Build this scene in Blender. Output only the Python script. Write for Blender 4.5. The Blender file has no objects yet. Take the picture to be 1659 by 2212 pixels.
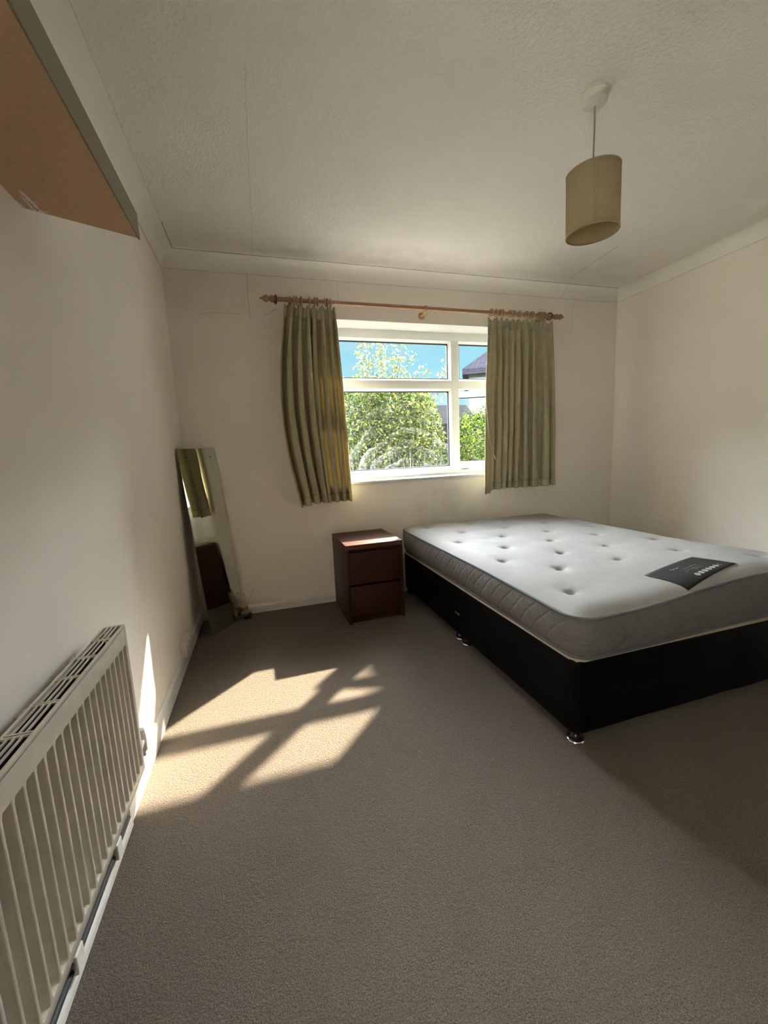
import bpy, bmesh, math, random
from mathutils import Vector, Matrix, noise
random.seed(7)
C = bpy.context.scene.collection
S = bpy.context.scene
PI = math.pi
W, D, H = 3.703, 3.506, 2.474          # room: left wall x=0, window wall y=D, ceiling z=H
REAR = -0.75
GY = D + 0.20                          # inner face of the window frame

# ------------------------------------------------------------------ camera
yaw, pitch, roll, F = 0.2883, -0.1433, -0.0453, 875.59
cy_, sy_, cp_, sp_ = math.cos(yaw), math.sin(yaw), math.cos(pitch), math.sin(pitch)
fwd = Vector((sy_*cp_, cy_*cp_, sp_)); r0 = Vector((cy_, -sy_, 0)); u0 = r0.cross(fwd)
rgt = r0*math.cos(roll) + u0*math.sin(roll); upv = -r0*math.sin(roll) + u0*math.cos(roll)
cam_d = bpy.data.cameras.new('camera'); cam = bpy.data.objects.new('camera', cam_d); C.objects.link(cam)
M = Matrix((rgt, upv, -fwd)).transposed().to_4x4(); M.translation = Vector((0.5061, 0.4154, 1.1427))
cam.matrix_world = M
cam_d.sensor_fit = 'VERTICAL'; cam_d.sensor_height = 24.0; cam_d.lens = F*24.0/2212.0
cam_d.clip_start = 0.02; cam_d.clip_end = 300
S.camera = cam
S.view_settings.view_transform = 'Standard'; S.view_settings.look = 'None'
S.view_settings.gamma = 1.0; S.view_settings.use_curve_mapping = False
S.view_settings.exposure = 1.98

# ------------------------------------------------------------------ sky and sun
SUN_TO = Vector((0.98, 1.0, 1.05)).normalized()       # towards the sun
SKY_GAIN = .25; GLOW = 30.0; HIGH = 22.0; SUN_E = 10.5
w = bpy.data.worlds.new('sky'); S.world = w; w.use_nodes = True
nt = w.node_tree; nt.nodes.clear()
def N(t, tree=None, **kw):
    n = (tree or nt).nodes.new(t)
    for k, v in kw.items(): setattr(n, k, v)
    return n
tc = N('ShaderNodeTexCoord'); sep = N('ShaderNodeSeparateXYZ'); nt.links.new(tc.outputs['Generated'], sep.inputs[0])
rmp = N('ShaderNodeValToRGB'); nt.links.new(sep.outputs['Z'], rmp.inputs[0])
el = rmp.color_ramp.elements
el[0].position = 0.0; el[0].color = (0.80, 0.98, 1.0, 1)
el[1].position = 0.9; el[1].color = (0.70, 0.82, 1.0, 1)
e = el.new(0.16); e.color = (0.46, 0.90, 1.08, 1)
e = el.new(0.27); e.color = (0.40, 0.80, 1.0, 1)
e = el.new(0.33); e.color = (0.90, 0.93, 1.0, 1)
e = el.new(0.45); e.color = (0.93, 0.945, 1.0, 1)
cn = N('ShaderNodeTexNoise'); cn.inputs['Scale'].default_value = 2.2; cn.inputs['Detail'].default_value = 6
mp = N('ShaderNodeMapping'); mp.inputs['Scale'].default_value = (1, 1, 7); nt.links.new(tc.outputs['Generated'], mp.inputs[0]); nt.links.new(mp.outputs[0], cn.inputs['Vector'])
cr = N('ShaderNodeMapRange'); cr.inputs['From Min'].default_value = .5; cr.inputs['From Max'].default_value = .8; cr.inputs['To Max'].default_value = .6
nt.links.new(cn.outputs[0], cr.inputs[0])
mx = N('ShaderNodeMix', data_type='RGBA'); nt.links.new(cr.outputs[0], mx.inputs[0]); nt.links.new(rmp.outputs[0], mx.inputs[6]); mx.inputs[7].default_value = (0.9, 1.0, 1.0, 1)
dot = N('ShaderNodeVectorMath', operation='DOT_PRODUCT'); nt.links.new(tc.outputs['Generated'], dot.inputs[0]); dot.inputs[1].default_value = SUN_TO
mxm = N('ShaderNodeMath', operation='MAXIMUM'); nt.links.new(dot.outputs['Value'], mxm.inputs[0]); mxm.inputs[1].default_value = 0
pw = N('ShaderNodeMath', operation='POWER'); nt.links.new(mxm.outputs[0], pw.inputs[0]); pw.inputs[1].default_value = 80
gl = N('ShaderNodeMath', operation='MULTIPLY'); nt.links.new(pw.outputs[0], gl.inputs[0]); gl.inputs[1].default_value = GLOW
# bright band added above the visible sky to light the room
hz = N('ShaderNodeMapRange', interpolation_type='SMOOTHSTEP'); nt.links.new(sep.outputs['Z'], hz.inputs[0])
hz.inputs[1].default_value = .275; hz.inputs[2].default_value = .34; hz.inputs[3].default_value = 0; hz.inputs[4].default_value = 1
fall = N('ShaderNodeMapRange'); nt.links.new(sep.outputs['Z'], fall.inputs[0])
fall.inputs[1].default_value = .38; fall.inputs[2].default_value = .68; fall.inputs[3].default_value = HIGH; fall.inputs[4].default_value = HIGH*.12
hm = N('ShaderNodeMath', operation='MULTIPLY_ADD'); nt.links.new(hz.outputs[0], hm.inputs[0]); nt.links.new(fall.outputs[0], hm.inputs[1]); hm.inputs[2].default_value = SKY_GAIN
bg = N('ShaderNodeBackground'); nt.links.new(hm.outputs[0], bg.inputs['Strength']); nt.links.new(mx.outputs[2], bg.inputs['Color'])
bg2 = N('ShaderNodeBackground'); bg2.inputs['Color'].default_value = (1.0, 0.93, 0.84, 1); nt.links.new(gl.outputs[0], bg2.inputs['Strength'])
ad = N('ShaderNodeAddShader'); nt.links.new(bg.outputs[0], ad.inputs[0]); nt.links.new(bg2.outputs[0], ad.inputs[1])
wo = N('ShaderNodeOutputWorld'); nt.links.new(ad.outputs[0], wo.inputs[0])
sd = bpy.data.lights.new('sun', 'SUN'); sd.energy = SUN_E; sd.angle = math.radians(0.9); sd.color = (1.0, 0.86, 0.68)
sun = bpy.data.objects.new('sun', sd); C.objects.link(sun); sun.rotation_euler = (-SUN_TO).to_track_quat('-Z', 'Y').to_euler()
sun.location = (8, 10, 9)

# ------------------------------------------------------------------ helpers
def link(o, parent=None):
    C.objects.link(o)
    if parent is not None: o.parent = parent
    return o
def from_bm(name, bm, mats, parent=None, smooth=False, autosm=None):
    me = bpy.data.meshes.new(name); bm.normal_update(); bm.to_mesh(me); bm.free()
    if not isinstance(mats, (list, tuple)): mats = [mats]
    for m in mats: me.materials.append(m)
    if smooth or autosm:
        me.polygons.foreach_set('use_smooth', [True]*len(me.polygons))
    if autosm: me.set_sharp_from_angle(angle=math.radians(autosm))
    return link(bpy.data.objects.new(name, me), parent)
def from_data(name, v, f, mats, parent=None, smooth=False):
    me = bpy.data.meshes.new(name); me.from_pydata([tuple(p) for p in v], [], f); me.update()
    if not isinstance(mats, (list, tuple)): mats = [mats]
    for m in mats: me.materials.append(m)
    if smooth: me.polygons.foreach_set('use_smooth', [True]*len(me.polygons))
    return link(bpy.data.objects.new(name, me), parent)
def thing(name, label, cat, loc=(0, 0, 0), rz=0, group=None, kind=None):
    o = bpy.data.objects.new(name, None); o.empty_display_size = .05; C.objects.link(o)
    o.location = loc; o.rotation_euler = (0, 0, rz)
    return tag(o, label, cat, group, kind)
def tag(o, label=None, cat=None, group=None, kind=None):
    if label: o['label'] = label
    if cat: o['category'] = cat
    if group: o['group'] = group
    if kind: o['kind'] = kind
    return o
def struct(o, label=None, cat=None): return tag(o, label, cat, None, 'structure')
def bx(bm, x0, x1, y0, y1, z0, z1, bev=0, seg=2, mi=0):
    r = bmesh.ops.create_cube(bm, size=1.0)
    vs = r['verts']
    for v in vs: v.co = Vector(((x0+x1)/2+v.co.x*(x1-x0), (y0+y1)/2+v.co.y*(y1-y0), (z0+z1)/2+v.co.z*(z1-z0)))
    fs = set(f for v in vs for f in v.link_faces)
    for f in fs: f.material_index = mi
    if bev:
        es = list(set(e for v in vs for e in v.link_edges))
        bmesh.ops.bevel(bm, geom=es, offset=bev, segments=seg, profile=.5, affect='EDGES')
def box(name, a, mats, parent=None, bev=0, seg=2):
    bm = bmesh.new(); bx(bm, *a, bev=bev, seg=seg)
    return from_bm(name, bm, mats, parent, autosm=35 if bev else None)
def tube(bm, pts, rad, n=10, cap=True, mi=0):
    pts = [Vector(p) for p in pts]; rings = []
    rad = rad if isinstance(rad, (list, tuple)) else [rad]*len(pts)
    for i, p in enumerate(pts):
        t = (pts[min(i+1, len(pts)-1)]-pts[max(i-1, 0)]).normalized()
        a = Vector((0, 0, 1)) if abs(t.z) < .9 else Vector((1, 0, 0))
        e1 = t.cross(a).normalized(); e2 = t.cross(e1)
        rings.append([bm.verts.new(p+(e1*math.cos(2*PI*k/n)+e2*math.sin(2*PI*k/n))*rad[i]) for k in range(n)])
    for i in range(len(rings)-1):
        for k in range(n):
            f = bm.faces.new((rings[i][k], rings[i][(k+1) % n], rings[i+1][(k+1) % n], rings[i+1][k])); f.material_index = mi
    if cap:
        for r_, fl in ((rings[0], 0), (rings[-1], 1)):
            f = bm.faces.new(r_ if fl else r_[::-1]); f.material_index = mi
    bmesh.ops.recalc_face_normals(bm, faces=bm.faces)
def lathe(bm, prof, n=32, axis='Z', org=(0, 0, 0), mi=0, closed=False):
    org = Vector(org); rings = []
    for r_, h_ in prof:
        ring = []
        for k in range(n):
            c, s = r_*math.cos(2*PI*k/n), r_*math.sin(2*PI*k/n)
            v = Vector((c, s, h_)) if axis == 'Z' else (Vector((h_, c, s)) if axis == 'X' else Vector((c, h_, s)))
            ring.append(bm.verts.new(org+v))
        rings.append(ring)
    m = len(rings)
    for i in range(m if closed else m-1):
        a, b = rings[i], rings[(i+1) % m]
        for k in range(n):
            f = bm.faces.new((a[k], a[(k+1) % n], b[(k+1) % n], b[k])); f.material_index = mi
    if not closed:
        for ring in (rings[0], rings[-1]):
            try: bm.faces.new(ring).material_index = mi
            except Exception: pass
    bmesh.ops.remove_doubles(bm, verts=bm.verts, dist=1e-6)
    bmesh.ops.recalc_face_normals(bm, faces=bm.faces)
def prism(bm, poly, z0, z1, mi=0):
    a = [bm.verts.new((x, y, z0)) for x, y in poly]; b = [bm.verts.new((x, y, z1)) for x, y in poly]
    n = len(poly)
    for f in [a[::-1], b]+[(a[i], a[(i+1) % n], b[(i+1) % n], b[i]) for i in range(n)]:
        bm.faces.new(f).material_index = mi
    bmesh.ops.recalc_face_normals(bm, faces=bm.faces)

# ------------------------------------------------------------------ materials
class MB:
    def __init__(s, name):
        s.m = bpy.data.materials.new(name); s.m.use_nodes = True; s.t = s.m.node_tree; s.t.nodes.clear()
        s.o = s.n('ShaderNodeOutputMaterial')
    def n(s, t, **kw):
        q = s.t.nodes.new(t)
        for k, v in kw.items(): setattr(q, k, v)
        return q
    def l(s, a, b): s.t.links.new(a, b)
    def pos(s):
        if not hasattr(s, '_p'): s._p = s.n('ShaderNodeNewGeometry').outputs['Position']
        return s._p
    def obj(s):
        if not hasattr(s, '_o'): s._o = s.n('ShaderNodeTexCoord').outputs['Object']
        return s._o
    def scaled(s, v, sc):
        q = s.n('ShaderNodeMapping'); q.inputs['Scale'].default_value = sc; s.l(v, q.inputs[0]); return q.outputs[0]
    def noise(s, scale, detail=4, rough=.5, vec=None, dist=0):
        q = s.n('ShaderNodeTexNoise'); q.inputs['Scale'].default_value = scale; q.inputs['Detail'].default_value = detail
        q.inputs['Roughness'].default_value = rough; q.inputs['Distortion'].default_value = dist
        s.l(vec if vec is not None else s.pos(), q.inputs['Vector']); return q.outputs[0]
    def voro(s, scale, vec=None, feature='F1'):
        q = s.n('ShaderNodeTexVoronoi', feature=feature); q.inputs['Scale'].default_value = scale
        s.l(vec if vec is not None else s.pos(), q.inputs['Vector']); return q.outputs['Distance']
    def mr(s, v, a, b, c, d):
        q = s.n('ShaderNodeMapRange'); s.l(v, q.inputs[0])
        for i, x in zip((1, 2, 3, 4), (a, b, c, d)): q.inputs[i].default_value = x
        return q.outputs[0]
    def mth(s, op, a, b=None, c=None):
        q = s.n('ShaderNodeMath', operation=op)
        for i, x in enumerate((a, b, c)):
            if x is None: continue
            if isinstance(x, (int, float)): q.inputs[i].default_value = x
            else: s.l(x, q.inputs[i])
        return q.outputs[0]
    def mix(s, f, a, b):
        q = s.n('ShaderNodeMix', data_type='RGBA')
        for i, x in ((0, f), (6, a), (7, b)):
            if isinstance(x, (int, float)): q.inputs[i].default_value = x
            elif isinstance(x, tuple): q.inputs[i].default_value = x if len(x) == 4 else x+(1,)
            else: s.l(x, q.inputs[i])
        return q.outputs[2]
    def bump(s, h, strength, dist, nrm=None):
        q = s.n('ShaderNodeBump'); q.inputs['Strength'].default_value = strength; q.inputs['Distance'].default_value = dist
        s.l(h, q.inputs['Height'])
        if nrm is not None: s.l(nrm, q.inputs['Normal'])
        return q.outputs[0]
    def bsdf(s, col, rough=.6, metal=0, nrm=None, spec=.5, **kw):
        q = s.n('ShaderNodeBsdfPrincipled')
        if isinstance(col, tuple): q.inputs['Base Color'].default_value = col if len(col) == 4 else col+(1,)
        else: s.l(col, q.inputs['Base Color'])
        if isinstance(rough, (int, float)): q.inputs['Roughness'].default_value = rough
        else: s.l(rough, q.inputs['Roughness'])
        q.inputs['Metallic'].default_value = metal; q.inputs['Specular IOR Level'].default_value = spec
        for k, v in kw.items(): q.inputs[k].default_value = v
        if nrm is not None: s.l(nrm, q.inputs['Normal'])
        s.l(q.outputs[0], s.o.inputs[0]); s.b = q
        return s.m
    def segdist(s, pts, ax, wob=.004, wscale=40):
        """distance to a polyline in the plane of two world axes, with a wobble"""
        sp = s.n('ShaderNodeSeparateXYZ'); nz = s.n('ShaderNodeTexNoise'); nz.inputs['Scale'].default_value = wscale; nz.inputs['Detail'].default_value = 5
        s.l(s.pos(), nz.inputs['Vector'])
        sub = s.n('ShaderNodeVectorMath', operation='SUBTRACT'); s.l(nz.outputs[1], sub.inputs[0]); sub.inputs[1].default_value = (.5, .5, .5)
        sc = s.n('ShaderNodeVectorMath', operation='SCALE'); s.l(sub.outputs[0], sc.inputs[0]); sc.inputs['Scale'].default_value = wob*3
        adn = s.n('ShaderNodeVectorMath', operation='ADD'); s.l(s.pos(), adn.inputs[0]); s.l(sc.outputs[0], adn.inputs[1])
        s.l(adn.outputs[0], sp.inputs[0]); U, V = sp.outputs[ax[0]], sp.outputs[ax[1]]
        best = None
        for (a, b), (c, d) in zip(pts[:-1], pts[1:]):
            L = math.hypot(c-a, d-b); ux, uy = (c-a)/L, (d-b)/L
            du = s.mth('SUBTRACT', U, a); dv = s.mth('SUBTRACT', V, b)
            al = s.mth('ADD', s.mth('MULTIPLY', du, ux), s.mth('MULTIPLY', dv, uy))
            pe = s.mth('ABSOLUTE', s.mth('SUBTRACT', s.mth('MULTIPLY', du, uy), s.mth('MULTIPLY', dv, ux)))
            over = s.mth('MAXIMUM', s.mth('SUBTRACT', al, L), s.mth('MULTIPLY', al, -1.0)); over = s.mth('MAXIMUM', over, 0.0)
            dd = s.mth('ADD', pe, over)
            best = dd if best is None else s.mth('MINIMUM', best, dd)
        return best

def paint(name, col, cracks=(), rough=.75, bump_s=.12, scale=90, extra=None, stains=True):
    m = MB(name)
    h = m.noise(scale, 5, .6); n2 = m.noise(1.6, 4, .6)
    c = m.mix(m.mr(n2, .3, .7, 0, 1), tuple(x*.965 for x in col), tuple(min(1, x*1.02) for x in col))
    if stains:
        c = m.mix(m.mr(m.noise(5.5, 7, .75), .62, .85, 0, .22), c, tuple(x*.72 for x in col))
    for pts, ax, wd, dark in cracks:
        d = m.segdist(pts, ax)
        c = m.mix(m.mr(d, wd*.4, wd, dark, 0), c, (.10, .08, .06))
    if extra: c = extra(m, c)
    return m.bsdf(c, rough, nrm=m.bump(h, bump_s, .004), spec=.3)

WALLC = (.905, .838, .75)
def smudge(cx, cz, rx, rz, amt, col, ax=('X', 'Z')):
    def f(m, c):
        sp = m.n('ShaderNodeSeparateXYZ'); m.l(m.pos(), sp.inputs[0])
        a = m.mth('DIVIDE', m.mth('SUBTRACT', sp.outputs[ax[0]], cx), rx); b = m.mth('DIVIDE', m.mth('SUBTRACT', sp.outputs[ax[1]], cz), rz)
        r_ = m.mth('ADD', m.mth('POWER', m.mth('ABSOLUTE', a), 2.0), m.mth('POWER', m.mth('ABSOLUTE', b), 2.0))
        k = m.mth('MULTIPLY', m.mr(r_, 0, 1, amt, 0), m.mr(m.noise(9, 6, .7), .3, .65, .2, 1))
        return m.mix(k, c, col)
    return f
def chain(*fs):
    def g(m, c):
        for f in fs: c = f(m, c)
        return c
    return g
X, Y_, Z_ = 'X', 'Y', 'Z'
m_wall_back = paint('wall_paint_back', WALLC, [
    ([(.526, 2.39), (.519, 2.25), (.522, 2.11)], (X, Z_), .0022, .6),
    ([(.20, 2.115), (.26, 2.13), (.30, 2.131), (.464, 2.130)], (X, Z_), .0020, .45),
    ([(.61, 2.135), (.66, 2.15), (.69, 2.172), (.726, 2.174)], (X, Z_), .0020, .45),
    ([(3.221, 2.39), (3.208, 2.10)], (X, Z_), .0018, .3),
    ([(1.145, 2.39), (1.147, 2.22)], (X, Z_), .0016, .3)],
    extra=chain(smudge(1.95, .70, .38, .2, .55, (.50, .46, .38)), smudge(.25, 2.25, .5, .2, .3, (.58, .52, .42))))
m_wall_left = paint('wall_paint_left', WALLC, extra=chain(smudge(2.36, .30, .006, .10, .8, (.55, .38, .22), (Y_, Z_)),
    smudge(2.62, 1.95, .008, .008, 1.0, (.25, .2, .15), (Y_, Z_))))
m_wall_right = paint('wall_paint_right', WALLC, [([(3.28, 2.40), (3.28, 0.3)], (Y_, Z_), .003, .05)],
    extra=smudge(1.90, .80, .08, .22, .5, (.66, .55, .50), (Y_, Z_)))
m_wall = paint('wall_paint', WALLC)

def m_ceil():
    m = MB('artex_ceiling')
    v = m.scaled(m.pos(), (1, 1, 1))
    h1 = m.noise(88, 3, .55, dist=.15); h2 = m.voro(48); h3 = m.noise(260, 2, .5)
    h = m.mth('ADD', m.mth('MULTIPLY', m.mr(h1, .42, .68, 0, 1), 1.0), m.mth('ADD', m.mth('MULTIPLY', h2, -.45), m.mth('MULTIPLY', h3, .25)))
    c = m.mix(m.mr(m.noise(1.3, 4), .3, .7, 0, 1), (.87, .83, .76), (.91, .875, .81))
    c = m.mix(m.mr(h1, .60, .74, 0, .16), c, (.62, .58, .52))
    for pts, wd, dk in [([(.570, 2.05), (.570, 2.14), (.566, 2.35), (.571, 2.53), (.570, 2.77), (.576, 3.12), (.571, 3.38)], .0016, .28),
                        ([(3.03, 3.33), (3.00, 3.15), (2.979, 2.91), (2.97, 2.80)], .0030, .6),
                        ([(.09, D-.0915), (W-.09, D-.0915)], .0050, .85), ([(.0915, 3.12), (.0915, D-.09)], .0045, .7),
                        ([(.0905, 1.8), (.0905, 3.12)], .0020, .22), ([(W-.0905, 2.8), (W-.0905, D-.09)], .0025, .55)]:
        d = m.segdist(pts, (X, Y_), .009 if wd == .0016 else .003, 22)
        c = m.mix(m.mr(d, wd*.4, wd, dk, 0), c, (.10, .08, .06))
    c = smudge(1.35, 3.27, .9, .2, .35, (.45, .42, .38), (X, Y_))(m, c)
    c = smudge(2.9, 3.05, .5, .18, .35, (.50, .47, .40), (X, Y_))(m, c)
    return m.bsdf(c, .85, nrm=m.bump(h, .55, .004), spec=.2)
M_CEIL = m_ceil()
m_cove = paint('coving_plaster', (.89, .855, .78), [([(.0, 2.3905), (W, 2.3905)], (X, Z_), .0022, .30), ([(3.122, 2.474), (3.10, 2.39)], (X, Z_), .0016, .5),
    ([(1.5, 2.3905), (1.5, 2.3906)], (X, Z_), .001, .01)], bump_s=.08, stains=False)

def carpet():
    m = MB('beige_carpet')
    f1 = m.noise(300, 4, .75); f2 = m.voro(210); f3 = m.noise(90, 4, .65); f4 = m.noise(2.2, 5, .6)
    c = m.mix(m.mr(f1, .36, .64, 0, 1), (.060, .044, .031), (.46, .376, .298))
    c = m.mix(m.mr(f3, .3, .7, .0, .45), c, (.13, .10, .076))
    c = m.mix(m.mr(f4, .35, .7, 0, .22), c, (.165, .13, .097))
    h = m.mth('ADD', m.mth('MULTIPLY', f1, 1.0), m.mth('ADD', m.mth('MULTIPLY', f3, .9), m.mth('MULTIPLY', f2, -.5)))
    mat = m.bsdf(c, .95, nrm=m.bump(h, 1.0, .014), spec=.1)
    m.b.inputs['Sheen Weight'].default_value = .25
    m.b.inputs['Sheen Tint'].default_value = (.9, .8, .7, 1)
    return mat
M_CARPET = carpet()
def simple(name, col, rough=.5, metal=0, bs=0, bscale=100, spec=.5, **kw):
    m = MB(name); n_ = m.noise(bscale, 4, .6, vec=m.obj())
    c = m.mix(m.mr(n_, .3, .7, 0, 1), tuple(x*.93 for x in col), tuple(min(1, x*1.05) for x in col))
    return m.bsdf(c, rough, metal, nrm=m.bump(n_, bs, .002) if bs else None, spec=spec, **kw)
M_SKIRT = simple('skirting_gloss', (.76, .735, .68), .35, bs=.15, bscale=30)
M_UPVC = simple('window_plastic', (.82, .83, .82), .25)
M_GASKET = simple('black_gasket', (.012, .012, .014), .6)
M_SILL = simple('sill_paint', (.68, .68, .66), .4, bs=.1, bscale=40)
M_RAD = simple('radiator_enamel', (.60, .54, .45), .20, bs=.05, bscale=25)
M_RADIN = simple('radiator_shade', (.015, .015, .014), .7)  # near-black colour paints the shade seen through the grille
M_PLASTIC = simple('white_plastic', (.76, .73, .66), .35)
M_CHROME = simple('chrome', (.85, .85, .86), .12, 1)
M_BLACKPL = simple('black_plastic', (.01, .01, .01), .25)

def wood(name, c1, c2, axis, rough=.4, sc=14, bs=.1, coat=0):
    m = MB(name); s3 = [1, 1, 1]; s3[axis] = .06
    v = m.scaled(m.obj(), tuple(s3)); g = m.noise(sc*8, 6, .6, vec=v, dist=.5)
    g2 = m.noise(sc, 3, .5, vec=v)
    c = m.mix(m.mr(g, .3, .7, 0, 1), c1, c2); c = m.mix(m.mr(g2, .3, .7, 0, .35), c, c1)
    mat = m.bsdf(c, rough, nrm=m.bump(g, bs, .001), spec=.22 if coat == 0 else .5); m.b.inputs['Coat Weight'].default_value = coat
    return mat
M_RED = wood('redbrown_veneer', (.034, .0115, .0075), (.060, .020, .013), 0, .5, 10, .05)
M_REDT = wood('redbrown_top_sunlit', (.085, .034, .022), (.14, .058, .038), 0, .55, 10, .05)  # lighter veneer copy: the top's sunlit brightness is put into its colour
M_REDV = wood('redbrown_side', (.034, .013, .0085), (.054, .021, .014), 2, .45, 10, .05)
M_RODW = wood('varnished_pine', (.30, .145, .070), (.46, .25, .13), 0, .28, 20, .05, .3)
M_RING = simple('beech_ring', (.42, .28, .16), .35)
M_RINGD = simple('dark_ring', (.10, .055, .03), .35)
M_SHELF = simple('shelf_board', (.56, .355, .215), .6, bs=.06, bscale=60)
M_SHELFE = simple('shelf_lipping', (.235, .20, .14), .55)
M_FILL = simple('filler_smear', (.80, .74, .64), .9, bs=.5, bscale=160)

def fabric(name, col, trans, rough=.9, weave=900, bs=.25, tcol=None):
    m = MB(name); sp = m.obj()
    wv = m.n('ShaderNodeTexWave'); wv.inputs['Scale'].default_value = weave/6; m.l(sp, wv.inputs['Vector'])
    n_ = m.noise(14, 5, .6, vec=sp); fz = m.noise(weave, 2, .5, vec=sp)
    c = m.mix(m.mr(n_, .3, .7, 0, 1), tuple(x*.88 for x in col), tuple(x*1.08 for x in col))
    c = m.mix(m.mr(fz, .3, .7, 0, .25), c, tuple(x*.7 for x in col))
    d = m.n('ShaderNodeBsdfDiffuse'); m.l(c, d.inputs[0]); t = m.n('ShaderNodeBsdfTranslucent')
    if tcol: t.inputs[0].default_value = tcol+(1,)
    else: m.l(c, t.inputs[0])
    b = m.bump(fz, bs, .001); m.l(b, d.inputs['Normal'])
    mx_ = m.n('ShaderNodeMixShader'); mx_.inputs[0].default_value = trans
    m.l(d.outputs[0], mx_.inputs[1]); m.l(t.outputs[0], mx_.inputs[2]); m.l(mx_.outputs[0], m.o.inputs[0])
    return m.m
M_CURT = fabric('olive_curtain_cloth', (.50, .45, .29), .13, tcol=(.64, .53, .27))
M_CURTH = fabric('olive_header_cloth', (.46, .415, .27), .05)
M_SHADE = fabric('cream_shade_cloth', (.58, .50, .34), .42, tcol=(.74, .58, .29))
M_CORD = simple('pale_cord', (.72, .66, .56), .8)

def glass(name, dirt):
    m = MB(name)
    tr = m.n('ShaderNodeBsdfTransparent'); tr.inputs[0].default_value = (.96, .98, .97, 1)
    g = m.n('ShaderNodeBsdfGlossy'); g.inputs['Roughness'].default_value = .02
    fr = m.n('ShaderNodeLayerWeight'); fr.inputs[0].default_value = .5
    ff = m.mth('ADD', m.mth('MULTIPLY', m.mth('POWER', fr.outputs['Facing'], 5.0), .7), .02)
    a = m.n('ShaderNodeMixShader'); m.l(ff, a.inputs[0]); m.l(tr.outputs[0], a.inputs[1]); m.l(g.outputs[0], a.inputs[2])
    out = a
    if dirt:
        p_ = m.pos(); sp = m.n('ShaderNodeSeparateXYZ'); m.l(p_, sp.inputs[0])
        # wiped arcs, low on the pane
        ring = m.n('ShaderNodeTexWave', wave_type='RINGS', rings_direction='SPHERICAL', wave_profile='SAW')
        mpn = m.n('ShaderNodeMapping'); mpn.inputs['Location'].default_value = (-1.75, 0, -.92); mpn.inputs['Scale'].default_value = (1, 0, 1.05); m.l(p_, mpn.inputs[0]); m.l(mpn.outputs[0], ring.inputs['Vector'])
        ring.inputs['Scale'].default_value = 2.6; ring.inputs['Distortion'].default_value = 7; ring.inputs['Detail'].default_value = 4; ring.inputs['Detail Scale'].default_value = 1.3
        arcs = m.mth('POWER', ring.outputs['Fac'], 3.0)
        fine = m.noise(45, 5, .7, vec=m.scaled(p_, (1, 1, 1)))
        st = m.noise(95, 4, .6, vec=m.scaled(p_, (1, 1, .08)))
        streak = m.mr(st, .50, .66, 0, 1)
        low = m.mr(sp.outputs['Z'], 1.0, 1.22, 1, 0)
        mid = m.mr(sp.outputs['Z'], 1.05, 1.62, 1, .0)
        big = m.mr(m.noise(4, 3, .5), .38, .62, 0, 1)
        k = m.mth('ADD', m.mth('MULTIPLY', m.mth('MULTIPLY', arcs, mid), m.mth('MULTIPLY', m.mr(fine, .35, .6, 0, .75), big)), m.mth('MULTIPLY', m.mth('MULTIPLY', streak, low), .55))
        k = m.mth('ADD', k, .02)
        k = m.mth('MULTIPLY', m.mth('MINIMUM', k, 1.0), dirt)
        tl = m.n('ShaderNodeBsdfTranslucent'); tl.inputs[0].default_value = (.8, .85, .85, 1)
        b = m.n('ShaderNodeMixShader'); m.l(k, b.inputs[0]); m.l(a.outputs[0], b.inputs[1]); m.l(tl.outputs[0], b.inputs[2]); out = b
    m.l(out.outputs[0], m.o.inputs[0])
    return m.m
M_GLASS = glass('clear_glass', 0); M_GLASSD = glass('streaked_glass', .065)

# ------------------------------------------------------------------ room shell
box_ = box
struct(box('floor', (-.02, W+.02, REAR-.1, D+.02, -.12, 0), M_CARPET))
struct(box('ceiling', (-.30, W+.15, REAR-.15, D+.30, H, H+.15), M_CEIL))
LY0, LY1, LZ0, LZ1 = -.72, .32, .85, 2.15      # unseen fill window, added in the left wall beside the camera
bm = bmesh.new(); bx(bm, -.30, 0, LY1, D+.30, -.12, H); bx(bm, -.30, 0, REAR-.15, LY0, -.12, H); bx(bm, -.30, 0, LY0, LY1, -.12, LZ0); bx(bm, -.30, 0, LY0, LY1, LZ1, H)
struct(from_bm('wall_left', bm, m_wall_left))
struct(box('wall_right', (W, W+.15, REAR-.15, D+.30, -.12, H), m_wall_right))
OX0, OX1, OZ0, OZ1 = 1.0, 2.665, .935, 2.134
bm = bmesh.new()
bx(bm, 0, OX0, D, D+.29, -.12, H); bx(bm, OX1, W, D, D+.29, -.12, H)
bx(bm, OX0, OX1, D, D+.29, -.12, OZ0-.02); bx(bm, OX0, OX1, D, D+.29, OZ1, H)
struct(from_bm('wall_back', bm, m_wall_back))
# rear wall (behind the camera) with the doorway the picture was taken from
bm = bmesh.new()
bx(bm, 0, .25, REAR-.12, REAR, 0, H); bx(bm, 1.05, W, REAR-.12, REAR, 0, H); bx(bm, .25, 1.05, REAR-.12, REAR, 2.03, H)
struct(from_bm('wall_front', bm, paint('bounce_cutting_wall', (.085, .055, .038), stains=False)))  # unseen wall coloured dark to cut bounce light from behind
bm = bmesh.new()
for a in ((.19, .25, 0, 2.09), (1.05, 1.11, 0, 2.09)): bx(bm, a[0], a[1], REAR, REAR+.018, a[2], a[3], .003)
bx(bm, .25, 1.05, REAR, REAR+.018, 2.03, 2.09, .003)
struct(from_bm('trim_4', bm, M_SKIRT))
dr = thing('door_1', 'unseen door shut in the wall behind, darkened to cut bounce light', 'door', (.25, REAR-.06, 0)); struct(dr)
box('door_leaf', (.003, .797, 0, .04, .005, 2.025), simple('bounce_cutting_door', (.10, .055, .03), .4), dr, .002)  # door darkened along with the wall to cut bounce
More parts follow.
